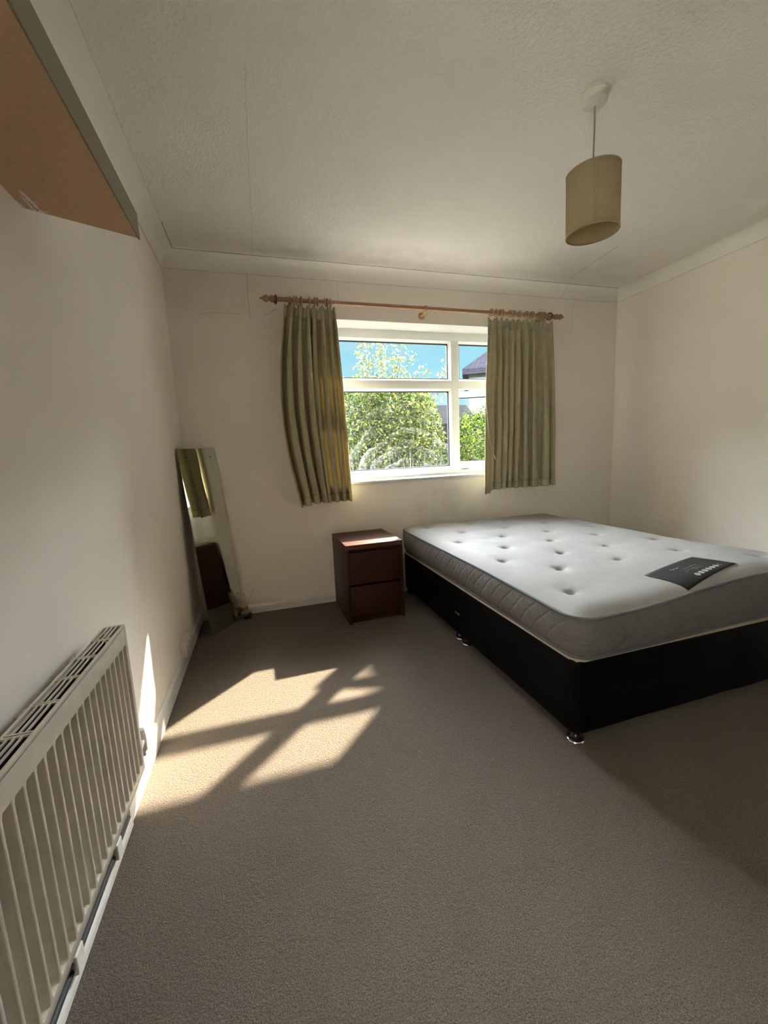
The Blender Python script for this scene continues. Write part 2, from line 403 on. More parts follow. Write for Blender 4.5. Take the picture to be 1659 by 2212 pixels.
bm = bmesh.new(); tube(bm, [(.72, .04, 1.0), (.72, .085, 1.0), (.62, .085, 1.0)], .009); from_bm('door_handle', bm, M_CHROME, dr, True)

# coving : quarter-round hollow swept round the room
def cove(name, p, q, inward, mat):
    """p->q along the wall, inward = unit vector into the room; mitred ends"""
    p, q, inn = Vector(p), Vector(q), Vector(inward); d = (q-p).normalized(); a, b = .0897, .0836; n = 12
    prof = [(0, 0)]+[(a*(1-math.cos(t*PI/2/n)), -b+b*math.sin(t*PI/2/n)) for t in range(n+1)]
    prof = [(0., 0.), (0., -b)]+[(.004, -b)]+[(a-(a-.004)*math.cos(t*PI/2/n), -b+.004+(b-.004)*(math.sin(t*PI/2/n))) for t in range(n+1)]+[(a, 0.)]
    v = []
    for i, base in enumerate((p, q)):
        sgn = 1 if i == 0 else -1
        for o_, z_ in prof: v.append(base+inn*o_+d*(sgn*o_)+Vector((0, 0, z_)))
    k = len(prof); f = [(j, (j+1) % k, k+(j+1) % k, k+j) for j in range(k)]+[tuple(range(k)), tuple(range(2*k-1, k-1, -1))]
    o = from_data(name, v, f, mat); b2 = bmesh.new(); b2.from_mesh(o.data); bmesh.ops.recalc_face_normals(b2, faces=b2.faces); b2.to_mesh(o.data); b2.free()
    o.data.polygons.foreach_set('use_smooth', [True]*len(o.data.polygons)); o.data.set_sharp_from_angle(angle=math.radians(30))
    return struct(o)
zc = H-.0005
cove('trim_1', (0, D, zc), (W, D, zc), (0, -1, 0), m_cove)
cove('trim_2', (0, REAR, zc), (0, D, zc), (1, 0, 0), m_cove)
cove('trim_3', (W, REAR, zc), (W, D, zc), (-1, 0, 0), m_cove)

def skirting(name, p, q, inn, h, th=.015):
    p, q, inn = Vector(p), Vector(q), Vector(inn)
    prof = [(0, 0), (th, 0), (th, h-.018), (th-.002, h-.010), (th-.006, h-.004), (.004, h), (0, h)]
    v = [b+inn*o_+Vector((0, 0, z_)) for b in (p, q) for o_, z_ in prof]; k = len(prof)
    f = [(j, (j+1) % k, k+(j+1) % k, k+j) for j in range(k)]+[tuple(range(k)), tuple(range(2*k-1, k-1, -1))]
    o = from_data(name, v, f, M_SKIRT); b2 = bmesh.new(); b2.from_mesh(o.data); bmesh.ops.recalc_face_normals(b2, faces=b2.faces); b2.to_mesh(o.data); b2.free()
    return struct(o)
skirting('baseboard_left', (0, 1.76, 0), (0, D, 0), (1, 0, 0), .088)
skirting('trim_6', (0, REAR, 0), (0, 1.76, 0), (1, 0, 0), .034, .020)
skirting('baseboard_back', (.015, D, 0), (W-.015, D, 0), (0, -1, 0), .064)
skirting('baseboard_right', (W, REAR, 0), (W, D, 0), (-1, 0, 0), .064)

# ------------------------------------------------------------------ window
win = thing('window_1', 'white framed window with one side casement pushed slightly open', 'window', (0, GY, 0)); struct(win)
FY0, FY1 = .0, .068
MX0, MX1 = 2.138, 2.212       # mullion
TZ0, TZ1 = 1.668, 1.738       # transom
def vbar(x0, x1, z0, z1, y0=FY0, y1=FY1, bm=None, bev=.004): bx(bm, x0, x1, y0, y1, z0, z1, bev)
bm = bmesh.new()
ZB0, ZB1, ZT0, ZT1 = .945, .992, 2.062, OZ1
vbar(OX0, OX0+.055, ZB0, ZT1, bm=bm); vbar(OX1-.055, OX1, ZB0, ZT1, bm=bm)
vbar(OX0+.05, OX1-.05, ZB0, ZB1, bm=bm); vbar(OX0+.05, OX1-.05, ZT0, ZT1, bm=bm)
vbar(MX0, MX1, ZB1-.004, ZT0+.004, bm=bm, y0=-.002); vbar(OX0+.05, MX0+.004, TZ0, TZ1, bm=bm); vbar(MX1-.004, OX1-.05, TZ0, TZ1, bm=bm)
bx(bm, OX0, OX1, .002, .03, .930, .947, .002)
from_bm('window_frame', bm, M_UPVC, win, autosm=35)
def beads(x0, x1, z0, z1, yo=.0):
    """sloping glazing bead, black gasket inside it"""
    t, g = .016, .006
    def ring(a0, a1, y0, b0, y1, mat, nm):
        v = []
        for off, yy in ((a0, y0), (b0, y1)):
            v += [(x0+off, yy, z0+off), (x1-off, yy, z0+off), (x1-off, yy, z1-off), (x0+off, yy, z1-off)]
        for off in (b0, a0):
            v += [(x0+off, a1, z0+off), (x1-off, a1, z0+off), (x1-off, a1, z1-off), (x0+off, a1, z1-off)]
        f = []
        for r_ in range(4):
            q = (r_+1) % 4
            for k in range(4): f.append((r_*4+k, r_*4+(k+1) % 4, q*4+(k+1) % 4, q*4+k))
        o = from_data(nm, v, f, mat, win); b2 = bmesh.new(); b2.from_mesh(o.data); bmesh.ops.recalc_face_normals(b2, faces=b2.faces); b2.to_mesh(o.data); b2.free()
        return o
    ring(0, .055+yo, .008+yo, t, .024+yo, M_UPVC, 'glazing_bead')
    ring(t-.001, .050+yo, .0235+yo, t+g, .028+yo, M_GASKET, 'gasket')
    return (x0+t, x1-t, z0+t, z1-t)
def pane(x0, x1, z0, z1, mat, y=.034, parent=None, bd=True):
    r_ = beads(x0, x1, z0, z1) if bd else (x0, x1, z0, z1)
    return box('glass_pane', (r_[0], r_[1], y, y+.004, r_[2], r_[3]), mat, parent or win)
pane(OX0+.055, MX0, TZ1, ZT0, M_GLASS); pane(MX1, OX1-.055, TZ1, ZT0, M_GLASS)
pane(OX0+.055, MX0, ZB1, TZ0, M_GLASSD)
# open casement hinged on the right
cas = thing('casement', None, None); cas.parent = win; del_ = None
cas.location = (OX1-.052, .058, 0); cas.rotation_euler = (0, 0, PI-math.radians(18.5))
# local x runs from the hinge to the free stile, local y towards the room
LW = (OX1-.052)-(MX1-.012); cz0, cz1 = ZB1-.008, TZ0+.002
bm = bmesh.new(); ct = .052
bx(bm, 0, ct, -.045, .0, cz0, cz1, .004); bx(bm, LW-ct, LW, -.045, .0, cz0, cz1, .004)
bx(bm, ct-.004, LW-ct+.004, -.045, .0, cz0, cz0+ct, .004); bx(bm, ct-.004, LW-ct+.004, -.045, .0, cz1-ct, cz1, .004)
from_bm('casement_frame', bm, M_UPVC, cas, autosm=35)
bm = bmesh.new(); g = .007
for a in ((ct-.001, ct+g, cz0+ct, cz1-ct), (LW-ct-g, LW-ct+.001, cz0+ct, cz1-ct), (ct, LW-ct, cz0+ct-.001, cz0+ct+g), (ct, LW-ct, cz1-ct-g, cz1-ct+.001)):
    bx(bm, a[0], a[1], -.032, -.012, a[2], a[3])
from_bm('gasket', bm, M_GASKET, cas)
box('glass_pane', (ct, LW-ct, -.024, -.020, cz0+ct, cz1-ct), M_GLASS, cas)
bm = bmesh.new(); bx(bm, LW-.04, LW-.012, 0, .02, 1.29, 1.36, .004); bx(bm, LW-.034, LW-.018, .018, .032, 1.20, 1.34, .004)
from_bm('casement_handle', bm, M_UPVC, cas, autosm=35)
# small worn black marks on the sash sticker
bm = bmesh.new()
bx(bm, 2.222, 2.30, -.0006, .0004, .9665, .9815, mi=0)
for a in ((2.226, 2.234), (2.236, 2.240), (2.246, 2.254), (2.257, 2.262), (2.265, 2.276), (2.281, 2.287), (2.290, 2.294)):
    bx(bm, a[0], a[1], -.0012, -.0005, .970, .978, mi=1)
from_bm('sticker', bm, [M_UPVC, M_BLACKPL], win)
# window board
sl = box('window_sill', (OX0-.02, OX1+.02, D-.022-GY, .01, .915, .936), M_SILL, win, .006, 3)
struct(box('trim_5', (OX0, OX1, D+.002, D+.20, OZ1-.004, OZ1+.001), M_SILL))

# unseen window added in the left wall; its blind spreads fill light
w2 = thing('fill_window', 'unseen window added beside the camera, its net blind giving soft fill light', 'window', (-.24, (LY0+LY1)/2, 0)); struct(w2); hw = (LY1-LY0)/2
bm = bmesh.new()
for a in ((-hw, -hw+.05, LZ0, LZ1), (hw-.05, hw, LZ0, LZ1), (-hw+.045, hw-.045, LZ0, LZ0+.05), (-hw+.045, hw-.045, LZ1-.05, LZ1)): bx(bm, -.03, .03, a[0], a[1], a[2], a[3], .004)
from_bm('window_frame', bm, M_UPVC, w2, autosm=35)
box('glass_pane', (-.002, .002, -hw+.045, hw-.045, LZ0+.045, LZ1-.045), M_GLASS, w2)
nb = MB('fill_blind'); tb = nb.n('ShaderNodeBsdfTranslucent'); tb.inputs[0].default_value = (.95, .90, .81, 1); nb.l(tb.outputs[0], nb.o.inputs[0])
box('fill_blind', (.055, .057, -hw+.004, hw-.004, LZ0+.004, LZ1-.004), nb.m, w2)

# ------------------------------------------------------------------ curtain rod
RZ, RY = 2.212, D-.096
rod = thing('curtain_rod', 'varnished pine curtain pole with turned finials above the window', 'curtain rod', (1.82, RY, RZ))
bm = bmesh.new(); tube(bm, [(-1.16, 0, -.003), (1.185, 0, -.006)], .0145, 20); from_bm('pole', bm, M_RODW, rod, True).data.set_sharp_from_angle(angle=.7)
FIN = [(.0, -.002), (.0145, 0), (.0175, .004), (.0175, .010), (.0125, .013), (.0200, .024), (.0225, .033), (.0195, .043), (.012, .050), (.015, .054), (.0225, .066), (.0225, .074), (.016, .088), (.0075, .098), (.006, .103), (.004, .112), (0, .114)]
bm = bmesh.new(); lathe(bm, FIN, 24, 'X'); f1 = from_bm('finial', bm, M_RODW, rod, True); f1.location = (1.115, 0, -.006)
f2 = f1.copy(); C.objects.link(f2); f2.parent = rod; f2.location = (-1.115, 0, -.003); f2.rotation_euler = (0, 0, PI)
for xb in (-1.03, -.026, 1.03):
    bm = bmesh.new(); lathe(bm, [(0, 0), (.024, 0), (.026, .006), (.020, .012), (.012, .016), (.011, .06), (.0, .06)], 20, 'Y', (xb, .096, -.03)); 
    for v in bm.verts: v.co.y = .096-(v.co.y-.096)
    lathe(bm, [(.0145, -.010), (.0205, -.010), (.0215, 0), (.0205, .010), (.0145, .010)], 20, 'X', (xb, 0, -.005), closed=True)
    tube(bm, [(xb, .045, -.03), (xb, .016, -.028), (xb, .0, -.020)], .010, 12)
    from_bm('bracket', bm, M_RODW, rod, autosm=40)
# rings
def make_ring(mat):
    r_ = thing('curtain_ring', 'ring', 'curtain ring')
    bm = bmesh.new(); lathe(bm, [(.0250+.0056*math.cos(t*PI/4), .0056*math.sin(t*PI/4)) for t in range(8)], 28, 'X', closed=True)
    from_bm('hoop', bm, mat, r_, True)
    bm = bmesh.new(); lathe(bm, [(.0035+.0012*math.cos(t*PI/3), .0012*math.sin(t*PI/3)) for t in range(6)], 12, 'Y', (0, 0, -.0340), closed=True)
    from_bm('eyelet', bm, M_CHROME, r_, True)
    return r_
def place(proto, first, x, rz, lab, group):
    if first: r_ = proto
    else:
        r_ = proto.copy(); C.objects.link(r_)
        for ch in proto.children:
            c = ch.copy(); C.objects.link(c); c.parent = r_
    r_.location = (x, RY, RZ-.0065); r_.rotation_euler = (0, 0, rz); r_['label'] = lab
    if group: r_['group'] = group
    return r_
ORD = ['leftmost', 'second', 'third', 'fourth', 'fifth', 'sixth', 'seventh', 'eighth', 'ninth', 'tenth', 'eleventh', 'twelfth', 'rightmost']
pr = make_ring(M_RING)
LR = [.822, .840, .868, .925, .962, .980, 1.033, 1.050, 1.072]
RR = [2.355, 2.396, 2.433, 2.450, 2.523, 2.556, 2.614, 2.677, 2.728, 2.800, 2.822, 2.845]
for i, x in enumerate(LR):
    which = ORD[i]+' from the left' if 0 < i < len(LR)-1 else ('leftmost' if i == 0 else 'rightmost')
    place(pr, i == 0, x, random.uniform(-.25, .25), 'pale wooden ring on the pole above the left curtain, %s of nine' % which, 'wooden rings holding the left curtain')
for i, x in enumerate(RR):
    which = ORD[i]+' from the left' if 0 < i < len(RR)-1 else ('leftmost' if i == 0 else 'rightmost')
    place(pr, False, x, random.uniform(.05, .5), 'pale wooden ring on the pole above the right curtain, %s of twelve' % which, 'wooden rings holding the right curtain')
pd = make_ring(M_RINGD)
place(pd, True, .697, .25, 'dark empty curtain ring hanging beside the left finial of the pole', 'dark end rings on the curtain pole')
place(pd, False, 2.903, .45, 'dark curtain ring beside the right finial of the pole', 'dark end rings on the curtain pole')

# ------------------------------------------------------------------ curtains
def curtain(name, label, top, bot, mid, zt, zb, folds, at, ab, seed, hem=lambda u: 0., lean=lambda u, v: 0., pleat=3):
    rnd = random.Random(seed); NU, NV = folds*22, 90
    ph = [rnd.uniform(-.35, .35) for _ in range(folds+2)]; am = [rnd.uniform(.5, 1.4) for _ in range(folds+2)]
    wd = [rnd.uniform(.55, 1.6) for _ in range(folds)]; tot = sum(wd); cum = [0]
    for a in wd: cum.append(cum[-1]+a/tot)
    root = thing(name, label, 'curtain', ((top[0]+top[1])/2, RY, zt)); ox, oy, oz = root.location
    def pt(u, v):
        k = 0
        while k < folds-1 and u > cum[k+1]: k += 1
        t = (u-cum[k])/(cum[k+1]-cum[k]); th = 2*PI*t
        A_ = (am[k]*(1-t)+am[k+1]*t)
        amp = (at+(ab-at)*min(1, v*1.6))*A_
        hd = max(0, 1-v/.055); sm = max(0.0, 1-v/.10)
        x0 = top[0]+(bot[0]-top[0])*v+mid[0]*math.sin(PI*v); x1 = top[1]+(bot[1]-top[1])*v+mid[1]*math.sin(PI*v)
        uu = u+(ph[k]*(1-t)+ph[k+1]*t)*.02*v
        x = x0+(x1-x0)*uu+math.sin(2*th)*amp*.24*(x1-x0)/(folds*.05)*min(1, v*4)*.8
        yy = -math.cos(th+.5*math.sin(v*3+k))*amp*(1-.55*sm) + .006*math.sin(th*pleat+1.3*k)*sm
        yy += .004*math.sin(9*v+3*u+seed)*v + .0025*noise.noise(Vector((u*folds*2, v*7, seed)))*3*v
        x += .006*noise.noise(Vector((u*4, v*5, seed+9)))*v
        z = zt+.010*math.cos(th)*(hd)+.006*math.sin(th*pleat)*hd - v*(zt-(zb+hem(u)))
        return (x-ox, yy+lean(u, v)-.004, z-oz)
    def sheet(nm, v0, v1, nv, mat, off=0., parent=root):
        vs = []; fs = []
        for j in range(nv+1):
            for i in range(NU+1):
                p_ = pt(i/NU, v0+(v1-v0)*j/nv); vs.append((p_[0], p_[1]+off, p_[2]))
        for j in range(nv):
            for i in range(NU):
                a = j*(NU+1)+i; fs.append((a, a+1, a+NU+2, a+NU+1))
        o = from_data(nm, vs, fs, mat, parent, True)
        md = o.modifiers.new('thickness', 'SOLIDIFY'); md.thickness = .0016; md.offset = 0
        return o
    sheet('cloth', .052, .955, NV, M_CURT)
    sheet('header', .0, .0535, 10, M_CURTH)
    sheet('hem', .954, 1.0, 6, M_CURT)
    return root
def ss(a, b, x):
    t = min(1, max(0, (x-a)/(b-a))); return t*t*(3-2*t)
cl = curtain('curtain', 'olive green curtain bunched narrow at the left side of the window', (.752, 1.098), (.765, 1.140), (-.078, .006), 2.170, .800, 7, .026, .046, 3,
        hem=lambda u: -.022*max(0, 1-u*5), lean=lambda u, v: .014*v)
c2 = curtain('curtain', 'olive green curtain spread wider at the right side of the window', (2.318, 2.925), (2.235, 2.962), (-.012, .006), 2.160, .803, 9, .018, .036, 11,
        hem=lambda u: -.028*(1-ss(.10, .13, u)), lean=lambda u, v: -.050*v*(1-ss(.06, .16, u)))
bm = bmesh.new(); ox, oy, oz = c2.location
cp = [(2.290, RY-.055, 2.02), (2.262, RY-.062, 1.62), (2.262, RY-.066, 1.50), (2.275, RY-.070, 1.32), (2.288, RY-.074, 1.20), (2.318, RY-.078, 1.10)]
tube(bm, [(a-ox, b-oy, c-oz) for a, b, c in cp], .0022, 6); tube(bm, [(2.318-ox, RY-.078-oy, 1.10-oz), (2.326-ox, RY-.08-oy, 1.075-oz), (2.336-ox, RY-.08-oy, 1.050-oz)], [.003, .006, .004], 6)
from_bm('draw_cord', bm, M_CORD, c2, True)

# ------------------------------------------------------------------ radiator
rd = thing('radiator', 'cream ribbed panel radiator with grille top under the shelf on the left wall', 'radiator', (0, 1.68, 0))
Y0r = -1.50; PIT = .0326; zt_, zb_ = .695, .242
vs = []; fs = []
prof = []                                   # (y, recess 0..1) along the wall
y = -.002; prof.append((0., 0.)); prof.append((-.014, 0.))
k = 0
while True:
    c0 = -.014-k*PIT
    if c0-PIT < Y0r: break
    prof += [(c0-.0012, .06), (c0-.0042, .8), (c0-.0065, 1.), (c0-.0200, 1.), (c0-.0222, .8), (c0-.0250, .06), (c0-.0265, 0.), (c0-PIT, 0.)]
    k += 1
prof.append((Y0r, 0.))
zs = [(zt_, 0), (zt_-.004, 0), (.652, 0), (.644, .0), (.634, 1), (.29, 1), (.272, 1), (.266, 0), (.246, 0), (zb_, 0)]
for z_, k_ in zs:
    for y_, r_ in prof:
        vs.append((.100-.018*r_*k_-(.003 if z_ in (zt_, zb_) else 0), y_, z_))
n = len(prof)
for j in range(len(zs)-1):
    for i in range(n-1): fs.append((j*n+i, j*n+i+1, (j+1)*n+i+1, (j+1)*n+i))
fp = from_data('front_panel', vs, fs, M_RAD, rd, True); fp.data.set_sharp_from_angle(angle=math.radians(50))
md = fp.modifiers.new('t', 'SOLIDIFY'); md.thickness = .0025; md.offset = -1
box('back_panel', (.046, .052, Y0r, -.012, .25, .685), M_RADIN, rd, .001)
box('convector_fins', (.056, .078, Y0r+.05, -.03, .28, .56), M_RADIN, rd)
box('side_panel', (.05, .098, -.006, -.001, zb_+.006, zt_-.002), M_RAD, rd, .001)
bm = bmesh.new(); gz0, gz1 = .6945, .698
bx(bm, .093, .100, Y0r, 0, .688, gz1, .0015); bx(bm, .046, .052, Y0r, 0, .688, gz1, .0015); bx(bm, .05, .094, -.010, 0, .690, gz1, .0012)
CR = [-.090-.0955*i for i in range(15)]
for c0 in CR:
    bx(bm, .050, .094, c0-.0035, c0, gz0, gz1); bx(bm, .050, .094, c0-.0115, c0-.008, gz0, gz1)
bds = [-.008]+CR
for a, b in zip(bds[:-1], bds[1:]):
    a2 = a-.0115 if a != -.008 else a
    for xs in (.0615, .0720, .0825): bx(bm, xs-.0014, xs+.0014, b, a2, gz0, gz1)
from_bm('top_grille', bm, M_RAD, rd)
bm = bmesh.new(); tube(bm, [(.078, -.01, .268), (.070, .095, .268)], .009, 12); tube(bm, [(.068, .105, .232), (.068, .105, .282)], .0135, 14); tube(bm, [(.068, .105, .280), (.068, .105, .305)], [.0125, .0105], 14)
from_bm('valve', bm, M_PLASTIC, rd, autosm=40)
bm = bmesh.new(); tube(bm, [(.068, .105, .235), (.068, .105, .215), (.060, .105, .205), (.004, .105, .205)], .0075, 10); from_bm('pipe', bm, M_RAD, rd, True)
for yb in (-.33, -.10, -1.25):
    bm = bmesh.new(); bx(bm, .0, .048, yb-.015, yb+.015, .16, .66, .002); bx(bm, .045, .075, yb-.012, yb+.012, .222, .245, .003)
    from_bm('wall_bracket', bm, M_RAD, rd)
for zz in (.047, .070):  # pipe run coloured near-black for the shade under the radiator
    bm = bmesh.new(); tube(bm, [(.014, .06, zz), (.014, -1.9, zz)], .0085, 10); from_bm('shade_pipe', bm, simple('shaded_pipe', (.03, .03, .032), .5), rd, True)
for yy in (-.06, -.33):
    bm = bmesh.new(); bx(bm, .0, .030, yy-.018, yy+.018, .034, .082, .003); from_bm('pipe_clip', bm, M_PLASTIC, rd)

# ------------------------------------------------------------------ shelf
sh = thing('wall_shelf', 'brown board shelf with grey-green front edge fixed high on the left wall', 'shelf', (0, 1.70, 1.78))
poly = [(0, -1.15), (.226, -1.15), (.226, .110), (0.0, .012)]
bm = bmesh.new(); prism(bm, poly, 0, .064); from_bm('board', bm, M_SHELF, sh)
bm = bmesh.new(); prism(bm, [(.2262, -1.15), (.2300, -1.15), (.2300, .1185), (.2262, .1165)], -.0005, .0685); from_bm('front_lipping', bm, M_SHELFE, sh)
bm = bmesh.new(); rr = random.Random(5)
def ragged(ax, ay, bx_, by, w0, w1, n=14):
    up, dn = [], []
    for i in range(n+1):
        t = i/n; cx, cyy = ax+(bx_-ax)*t, ay+(by-ay)*t; L_ = math.hypot(bx_-ax, by-ay); nx, ny = -(by-ay)/L_, (bx_-ax)/L_
        ww = (w0+(w1-w0)*t)*math.sin(PI*min(1, t*1.15+.02))**.5 if t < .87 else (w0+(w1-w0)*t)*.8
        up.append((cx+nx*ww*rr.uniform(.35, 1.3), cyy+ny*ww*rr.uniform(.35, 1.3))); dn.append((cx-nx*ww*rr.uniform(.2, 1.1), cyy-ny*ww*rr.uniform(.2, 1.1)))
    return up+dn[::-1]
prism(bm, ragged(.030, -.066, .036, .022, .004, .007), -.0022, .001)
prism(bm, ragged(.022, -.045, .024, .018, .0025, .005), -.0018, .001)
for k in range(9):
    x_, y_ = rr.uniform(.014, .046), rr.uniform(-.06, .018); prism(bm, ragged(x_, y_, x_+rr.uniform(-.002, .003), y_+rr.uniform(.006, .014), .0008, .0016, 5), -.0015, .001)
prism(bm, ragged(.001, -.020, .005, .012, .0015, .003, 8), -.002, .001)
from_bm('filler_smear', bm, M_FILL, sh)

# ------------------------------------------------------------------ socket
so = thing('wall_socket', 'white double wall socket low on the left wall near the mirror', 'socket', (0, 2.84, .115))
box('back_box', (0, .022, -.073, .073, -.043, .043), M_PLASTIC, so, .003)
box('face_plate', (.021, .029, -.0735, .0735, -.0435, .0435), M_PLASTIC, so, .003)
for yy in (-.036, .036):
    box('switch', (.028, .034, yy-.006, yy+.006, .014, .034), M_PLASTIC, so, .0015)
    bm = bmesh.new(); bx(bm, .0285, .0295, yy-.002, yy+.002, -.002, .006); bx(bm, .0285, .0295, yy-.013, yy-.008, -.022, -.018); bx(bm, .0285, .0295, yy+.008, yy+.013, -.022, -.018)
    from_bm('pin_holes', bm, M_BLACKPL, so)

# ------------------------------------------------------------------ mirror
m = MB('mirror_silver'); m.bsdf((.62, .65, .58), .015, 1); M_MIR = m.m
M_MIRE = simple('mirror_edge', (.10, .12, .09), .3)
BL = Vector((.108, 3.172, .002)); wv = Vector((.60, .80, 0)).normalized(); uv_ = Vector((-.100, .060, 1.222)).normalized(); nv_ = wv.cross(uv_).normalized()
mi_ = thing('mirror', 'tall frameless mirror leaning in the corner behind the reed diffuser', 'mirror'); mi_.matrix_world = Matrix((wv, uv_, nv_)).transposed().to_4x4() @ Matrix.Identity(4)
mm = mi_.matrix_world.copy(); mm.translation = BL; mi_.matrix_world = mm
MWd, MHt = .327, 1.232
bm = bmesh.new(); bx(bm, 0, MWd, 0, MHt, -.005, -.0004, .001, mi=0); from_bm('mirror_back', bm, M_MIRE, mi_)
box('mirror_face', (.0012, MWd-.0012, .0012, MHt-.0012, -.0008, 0), M_MIR, mi_)
for a, b in ((.055, 1.175), (MWd-.055, 1.175), (.075, .065), (MWd-.055, .045)):
    bm = bmesh.new(); lathe(bm, [(0, -.0005), (.0042, -.0005), (.0042, .0009), (0, .0009)], 14, 'Z', (a, b, 0)); from_bm('fixing_hole', bm, M_BLACKPL, mi_)

# ------------------------------------------------------------------ reed diffuser
rdif = thing('reed_diffuser', 'glass reed diffuser bottle with black label standing on carpet by the mirror', 'reed diffuser', (.318, 3.405, 0), .35)
gm = MB('bottle_glass'); tr = gm.n('ShaderNodeBsdfTransparent'); tr.inputs[0].default_value = (.86, .86, .82, 1); gg = gm.n('ShaderNodeBsdfGlossy'); gg.inputs[1].default_value = .03
fr = gm.n('ShaderNodeLayerWeight'); fr.inputs[0].default_value = .35; ms = gm.n('ShaderNodeMixShader'); gm.l(fr.outputs[1], ms.inputs[0]); gm.l(tr.outputs[0], ms.inputs[1]); gm.l(gg.outputs[0], ms.inputs[2]); gm.l(ms.outputs[0], gm.o.inputs[0])
bm = bmesh.new(); lathe(bm, [(0, .001), (.036, .001), (.040, .005), (.040, .050), (.036, .062), (.022, .070), (.015, .075), (.015, .090), (.0125, .090), (.0125, .074), (.020, .066), (.034, .058), (.0365, .050), (.0365, .010), (0, .010)], 32); from_bm('bottle', bm, gm.m, rdif, True)
bm = bmesh.new(); lathe(bm, [(0, .0105), (.036, .0105), (.036, .020), (0, .020)], 24); from_bm('liquid', bm, simple('amber_oil', (.35, .20, .06), .1), rdif, True)
bm = bmesh.new(); lathe(bm, [(.0155, .074), (.0185, .074), (.0185, .091), (.0155, .091)], 24, closed=True); from_bm('collar', bm, simple('copper_collar', (.45, .20, .08), .3, .8), rdif, True)
vs = []; fs = []
for i in range(9):
    a = -2.35+i*.15
    for z_ in (.012, .050): vs.append((.0406*math.cos(a), .0406*math.sin(a), z_))
for i in range(8): fs.append((2*i, 2*i+2, 2*i+3, 2*i+1))
lb = from_data('label', vs, fs, M_BLACKPL, rdif, True); md = lb.modifiers.new('t', 'SOLIDIFY'); md.thickness = .0006; md.offset = 1
M_REED = simple('rattan_reed', (.46, .33, .19), .7)
rr = random.Random(3)
for (tx, ty, tz) in [(-.175, -.02, .165), (-.155, .015, .185), (-.098, -.01, .225), (-.088, -.02, .235), (-.075, .0, .24), (-.080, .02, .228), (-.03, .03, .20), (-.015, -.02, .21), (.065, -.02, .215), (-.05, -.03, .22)]:
    bx0, by0 = -tx*.10, -ty*.10
    bm = bmesh.new(); tube(bm, [(bx0+rr.uniform(-.006, .006), by0+rr.uniform(-.006, .006), .012), (rr.uniform(-.007, .007), rr.uniform(-.006, .006), .085), (tx, ty, tz)], .0021, 6); from_bm('reed', bm, M_REED, rdif, True)

# ------------------------------------------------------------------ bedside chest
ch = thing('bedside_chest', 'dark red-brown two-drawer bedside chest between the mirror and the bed', 'bedside chest', (.996, 2.994, 0), .0202)
wC, dC, hC = .40, .48, .55
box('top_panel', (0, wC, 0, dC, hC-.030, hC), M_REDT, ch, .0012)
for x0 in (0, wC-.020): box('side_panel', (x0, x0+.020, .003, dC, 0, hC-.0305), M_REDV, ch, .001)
box('back_panel', (.020, wC-.020, dC-.012, dC-.004, .05, hC-.031), M_REDV, ch)
box('plinth', (.020, wC-.020, .030, .046, .0, .060), M_RED, ch)
box('carcass_rail', (.020, wC-.020, .022, .040, .495, .519), M_RED, ch); 
for z0, z1 in ((.054, .262), (.277, .497)):
    d_ = thing('drawer', None, None); d_.parent = ch
    box('drawer_front', (.0225, wC-.0225, .002, .020, z0, z1), M_RED, d_, .0015)
    box('drawer_box', (.032, wC-.032, .021, .44, z0+.01, z1-.03), M_REDV, d_)

